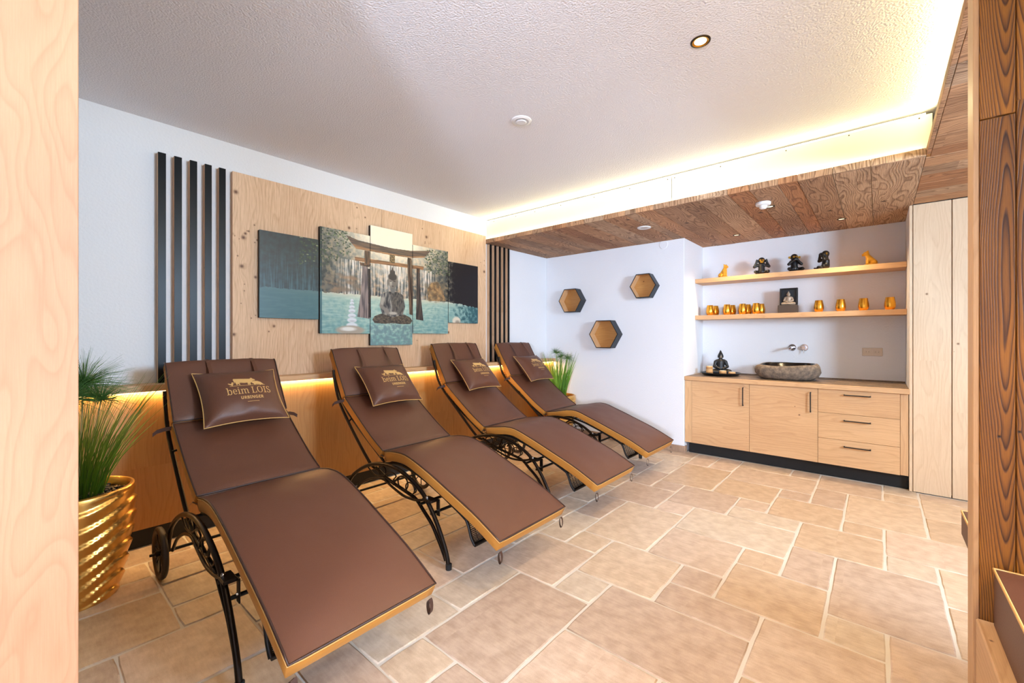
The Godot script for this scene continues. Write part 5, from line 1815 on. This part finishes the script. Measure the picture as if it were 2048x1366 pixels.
func figures() -> void:
	var y := 1.9882
	cat(Vector3(-1.365, y, -5.36), -0.55, 0.96, "small gold leopard figure at the left end of the upper shelf", false)
	monkey(Vector3(-0.975, y, -5.36), 0.25, 0, "black monkey figure covering its ears")
	monkey(Vector3(-0.672, y, -5.36), 0.45, 1, "black monkey figure covering its mouth")
	monkey(Vector3(-0.405, y, -5.36), -1.15, 2, "black monkey figure covering its eyes, seen from the side")
	cat(Vector3(-0.055, y, -5.36), PI + 0.35, 0.90, "gold animal figure at the right end of the upper shelf, facing left", true)
	# plaque with a small statue
	var t := thing("statue_plaque", "dark plaque with a small seated statue between the gold cups", "plaque", "", Vector3(-0.725, 1.5552, -5.38))
	part("base", bb(Vector3(-0.092, 0, -0.05), Vector3(0.082, 0.086, 0.045), 0.004), M.plaque_stone, t)
	var fr := MB.new()
	fr.box(Vector3(-0.072, 0.178, -0.016), Vector3(0.018, 0.182, 0.03), 0.002)
	fr.box(Vector3(0.072, 0.178, -0.016), Vector3(0.018, 0.182, 0.03), 0.002)
	fr.box(Vector3(0, 0.261, -0.016), Vector3(0.126, 0.016, 0.03), 0.002)
	part("frame", fr, M.black, t)
	part("back_board", bb(Vector3(-0.064, 0.0865, -0.03), Vector3(0.064, 0.254, -0.022)), M.plaque, t)
	var st := part("statue", sculpt(buddha_bones(), 0.008, 0.008), M.statue_pale, t)
	st.position = Vector3(0.0, 0.0865, 0.006)
	st.scale = Vector3(0.58, 0.58, 0.42)
	# tray with statue and tea lights
	t = thing("tray", "round black tray at the left end of the worktop", "tray", "", Vector3(-1.368, 0.8605, -5.25))
	var mb := MB.new()
	mb.lathe(Vector3.ZERO, [Vector2(0, 0.0), Vector2(0.15, 0.0), Vector2(0.185, 0.010), Vector2(0.208, 0.034), Vector2(0.203, 0.035), Vector2(0.182, 0.016), Vector2(0.15, 0.008), Vector2(0, 0.007)], 48)
	part("dish", mb, M.tray, t)
	t = thing("buddha_statue", "small dark seated statue on the black tray", "statue", "", Vector3(-1.395, 0.8682, -5.36))
	t.rotation.y = 0.45
	var bd := part("body", sculpt(buddha_bones(), 0.0058, 0.008), M.resin, t)
	bd.scale = Vector3(1.0, 1.08, 1.0)
	mb = sculpt([B(0, 0.186, 0.008, 0, 0.206, 0.006, 0.0185, 0.0195), B(0, 0.194, 0.025, 0, 0.190, 0.028, 0.005, 0.005)], 0.0045, 0.005)
	var fc := part("face", mb, M.statue_pale, t)
	fc.scale = Vector3(1.0, 1.08, 1.0)
	for q in [[Vector3(-1.470, 0.8685, -5.19), 0.036, 0.052, "lower wooden tea light of the stack on the black tray"], [Vector3(-1.470, 0.9210, -5.19), 0.034, 0.045, "upper wooden tea light of the stack on the black tray"], [Vector3(-1.320, 0.8685, -5.16), 0.036, 0.055, "wooden tea light in front of the dark statue"], [Vector3(-1.245, 0.8685, -5.235), 0.037, 0.040, "low wooden tea light at the right of the black tray"]]:
		var c := thing("tea_light", q[3], "tea light", "wooden tea lights on the tray", q[0])
		var r: float = q[1]
		var h: float = q[2]
		mb = MB.new()
		mb.lathe(Vector3.ZERO, [Vector2(0, 0), Vector2(r, 0.0), Vector2(r * 1.02, h * 0.5), Vector2(r * 0.98, h - 0.002), Vector2(r * 0.94, h)], 22)
		part("bark", mb, M.candle_wood, c)
		mb = MB.new()
		mb.lathe(Vector3.ZERO, [Vector2(r * 1.03, h * 0.42), Vector2(r * 1.05, h * 0.5), Vector2(r * 1.03, h * 0.60)], 22)
		part("bark_band", mb, M.candle_bark, c)
		mb = MB.new()
		mb.lathe(Vector3.ZERO, [Vector2(r * 0.94, h), Vector2(r * 0.62, h), Vector2(r * 0.60, h - 0.004), Vector2(0, h - 0.004)], 22)
		part("top", mb, M.wax, c)

# ---------------------------------------------------------------- cupboards, post, bench

func right_side() -> void:
	var t := thing("tall_cupboard", "tall pale oak cupboard front right of the niche", "cupboard")
	part("carcass", bb(Vector3(RX, 0.02, NZ + 0.01), Vector3(2.84, SOF - 0.003, -4.922)), M.oak_pale, t)
	part("plinth", bb(Vector3(RX + 0.01, 0.0005, NZ + 0.03), Vector3(2.84, 0.0195, -4.925)), M.plinth, t)
	var xs := [RX, 0.451, 0.98, 1.51, 2.04, 2.84]
	for k in 5:
		part("door" if k > 0 else "front_panel", bb(Vector3(xs[k] + (0.003 if k > 0 else 0.0), 0.004, -4.921), Vector3(xs[k + 1] - 0.003, SOF - 0.004, -4.9), 0.0012, 1, Vector2(0.2 * k, 0.1 + 0.41 * k)), M.oak_pale, t)
	# timber post
	t = thing("timber_post", "dark brushed old timber post at the right edge of the room", "post")
	part("core", bb(Vector3(RX + 0.014, 0.0005, -2.038), Vector3(0.80, SOF - 0.002, -1.956)), M.larch, t)
	part("side_board", bb(Vector3(RX, 0.0005, -2.04), Vector3(RX + 0.013, SOF - 0.002, -1.940), 0.0015, 1, Vector2(0.02, 0.3)), M.larch, t)
	for e in [[RX + 0.0135, 0.311, 0.0005, 1.968, Vector2(0.043, 0.6)], [RX + 0.0135, 0.311, 1.970, SOF - 0.002, Vector2(0.043, 0.4)], [0.3125, 0.43, 0.0005, SOF - 0.002, Vector2(0.10, 0.8)], [0.4315, 0.55, 0.0005, SOF - 0.002, Vector2(0.06, 0.7)], [0.5515, 0.67, 0.0005, SOF - 0.002, Vector2(0.06, 0.5)], [0.6715, 0.80, 0.0005, SOF - 0.002, Vector2(0.06, 0.9)]]:
		part("front_board", bb(Vector3(e[0], e[2], -1.955), Vector3(e[1], e[3], -1.938), 0.002, 1, e[4]), M.brushed, t)
	# cushioned bench in front of the post
	t = thing("lounge_bench", "oak bench with a brown gold-piped cushion in front of the timber post", "bench")
	part("oak_box", bb(Vector3(0.229, 0.0005, -1.93), Vector3(1.0, 0.434, -0.5), 0.004, 2, Vector2(0.1, 0.2)), M.larch, t)
	cushion(t, Vector3(0.262, 0.4345, -1.905), Vector3(1.0, 0.607, -0.52))
	t = thing("lounge_bed", "brown gold-piped cushion end showing behind the timber post", "bench")
	part("pedestal", bb(Vector3(0.52, 0.0005, -2.38), Vector3(0.95, 0.509, -2.1), 0.003), M.larch, t)
	cushion(t, Vector3(0.252, 0.51, -2.458), Vector3(1.0, 0.607, -2.06))

func cushion(t: Node3D, a: Vector3, b: Vector3) -> void:
	var mb := MB.new()
	mb.box((a + b) * 0.5, b - a, 0.006)
	var rows := []
	for i in 13:
		var row := PackedVector3Array()
		for j in 13:
			var u := i / 12.0
			var v := j / 12.0
			row.append(Vector3(lerpf(a.x + 0.005, b.x - 0.005, u), b.y + 0.016 * pow(sin(u * PI) * sin(v * PI), 0.4), lerpf(a.z + 0.005, b.z - 0.005, v)))
		rows.append(row)
	mb.grid(rows, false, false, Vector3.ZERO, Vector3.UP)
	var o := part("cushion", mb, M.leather, t)
	for y in [b.y]:
		var lp := PackedVector3Array()
		for q in [Vector2(a.x, a.z), Vector2(b.x, a.z), Vector2(b.x, b.z), Vector2(a.x, b.z)]:
			lp.append(Vector3(q.x, y - 0.001, q.y))
		var dense := PackedVector3Array()
		for k in 4:
			for i in 16:
				dense.append(lp[k].lerp(lp[(k + 1) % 4], i / 16.0))
		mb = MB.new()
		mb.tube(dense, 0.0035, 6, true)
		part("piping", mb, M.piping_gold, o)

func _ready() -> void:
	rng.seed = 1
	view_and_light()
	materials()
	floor_tiles()
	shell()
	soffits()
	panelling()
	lamps()
	cabinet()
	right_side()
	loungers()
	canvases()
	hexagons()
	basin()
	shelves()
	figures()
	plants()
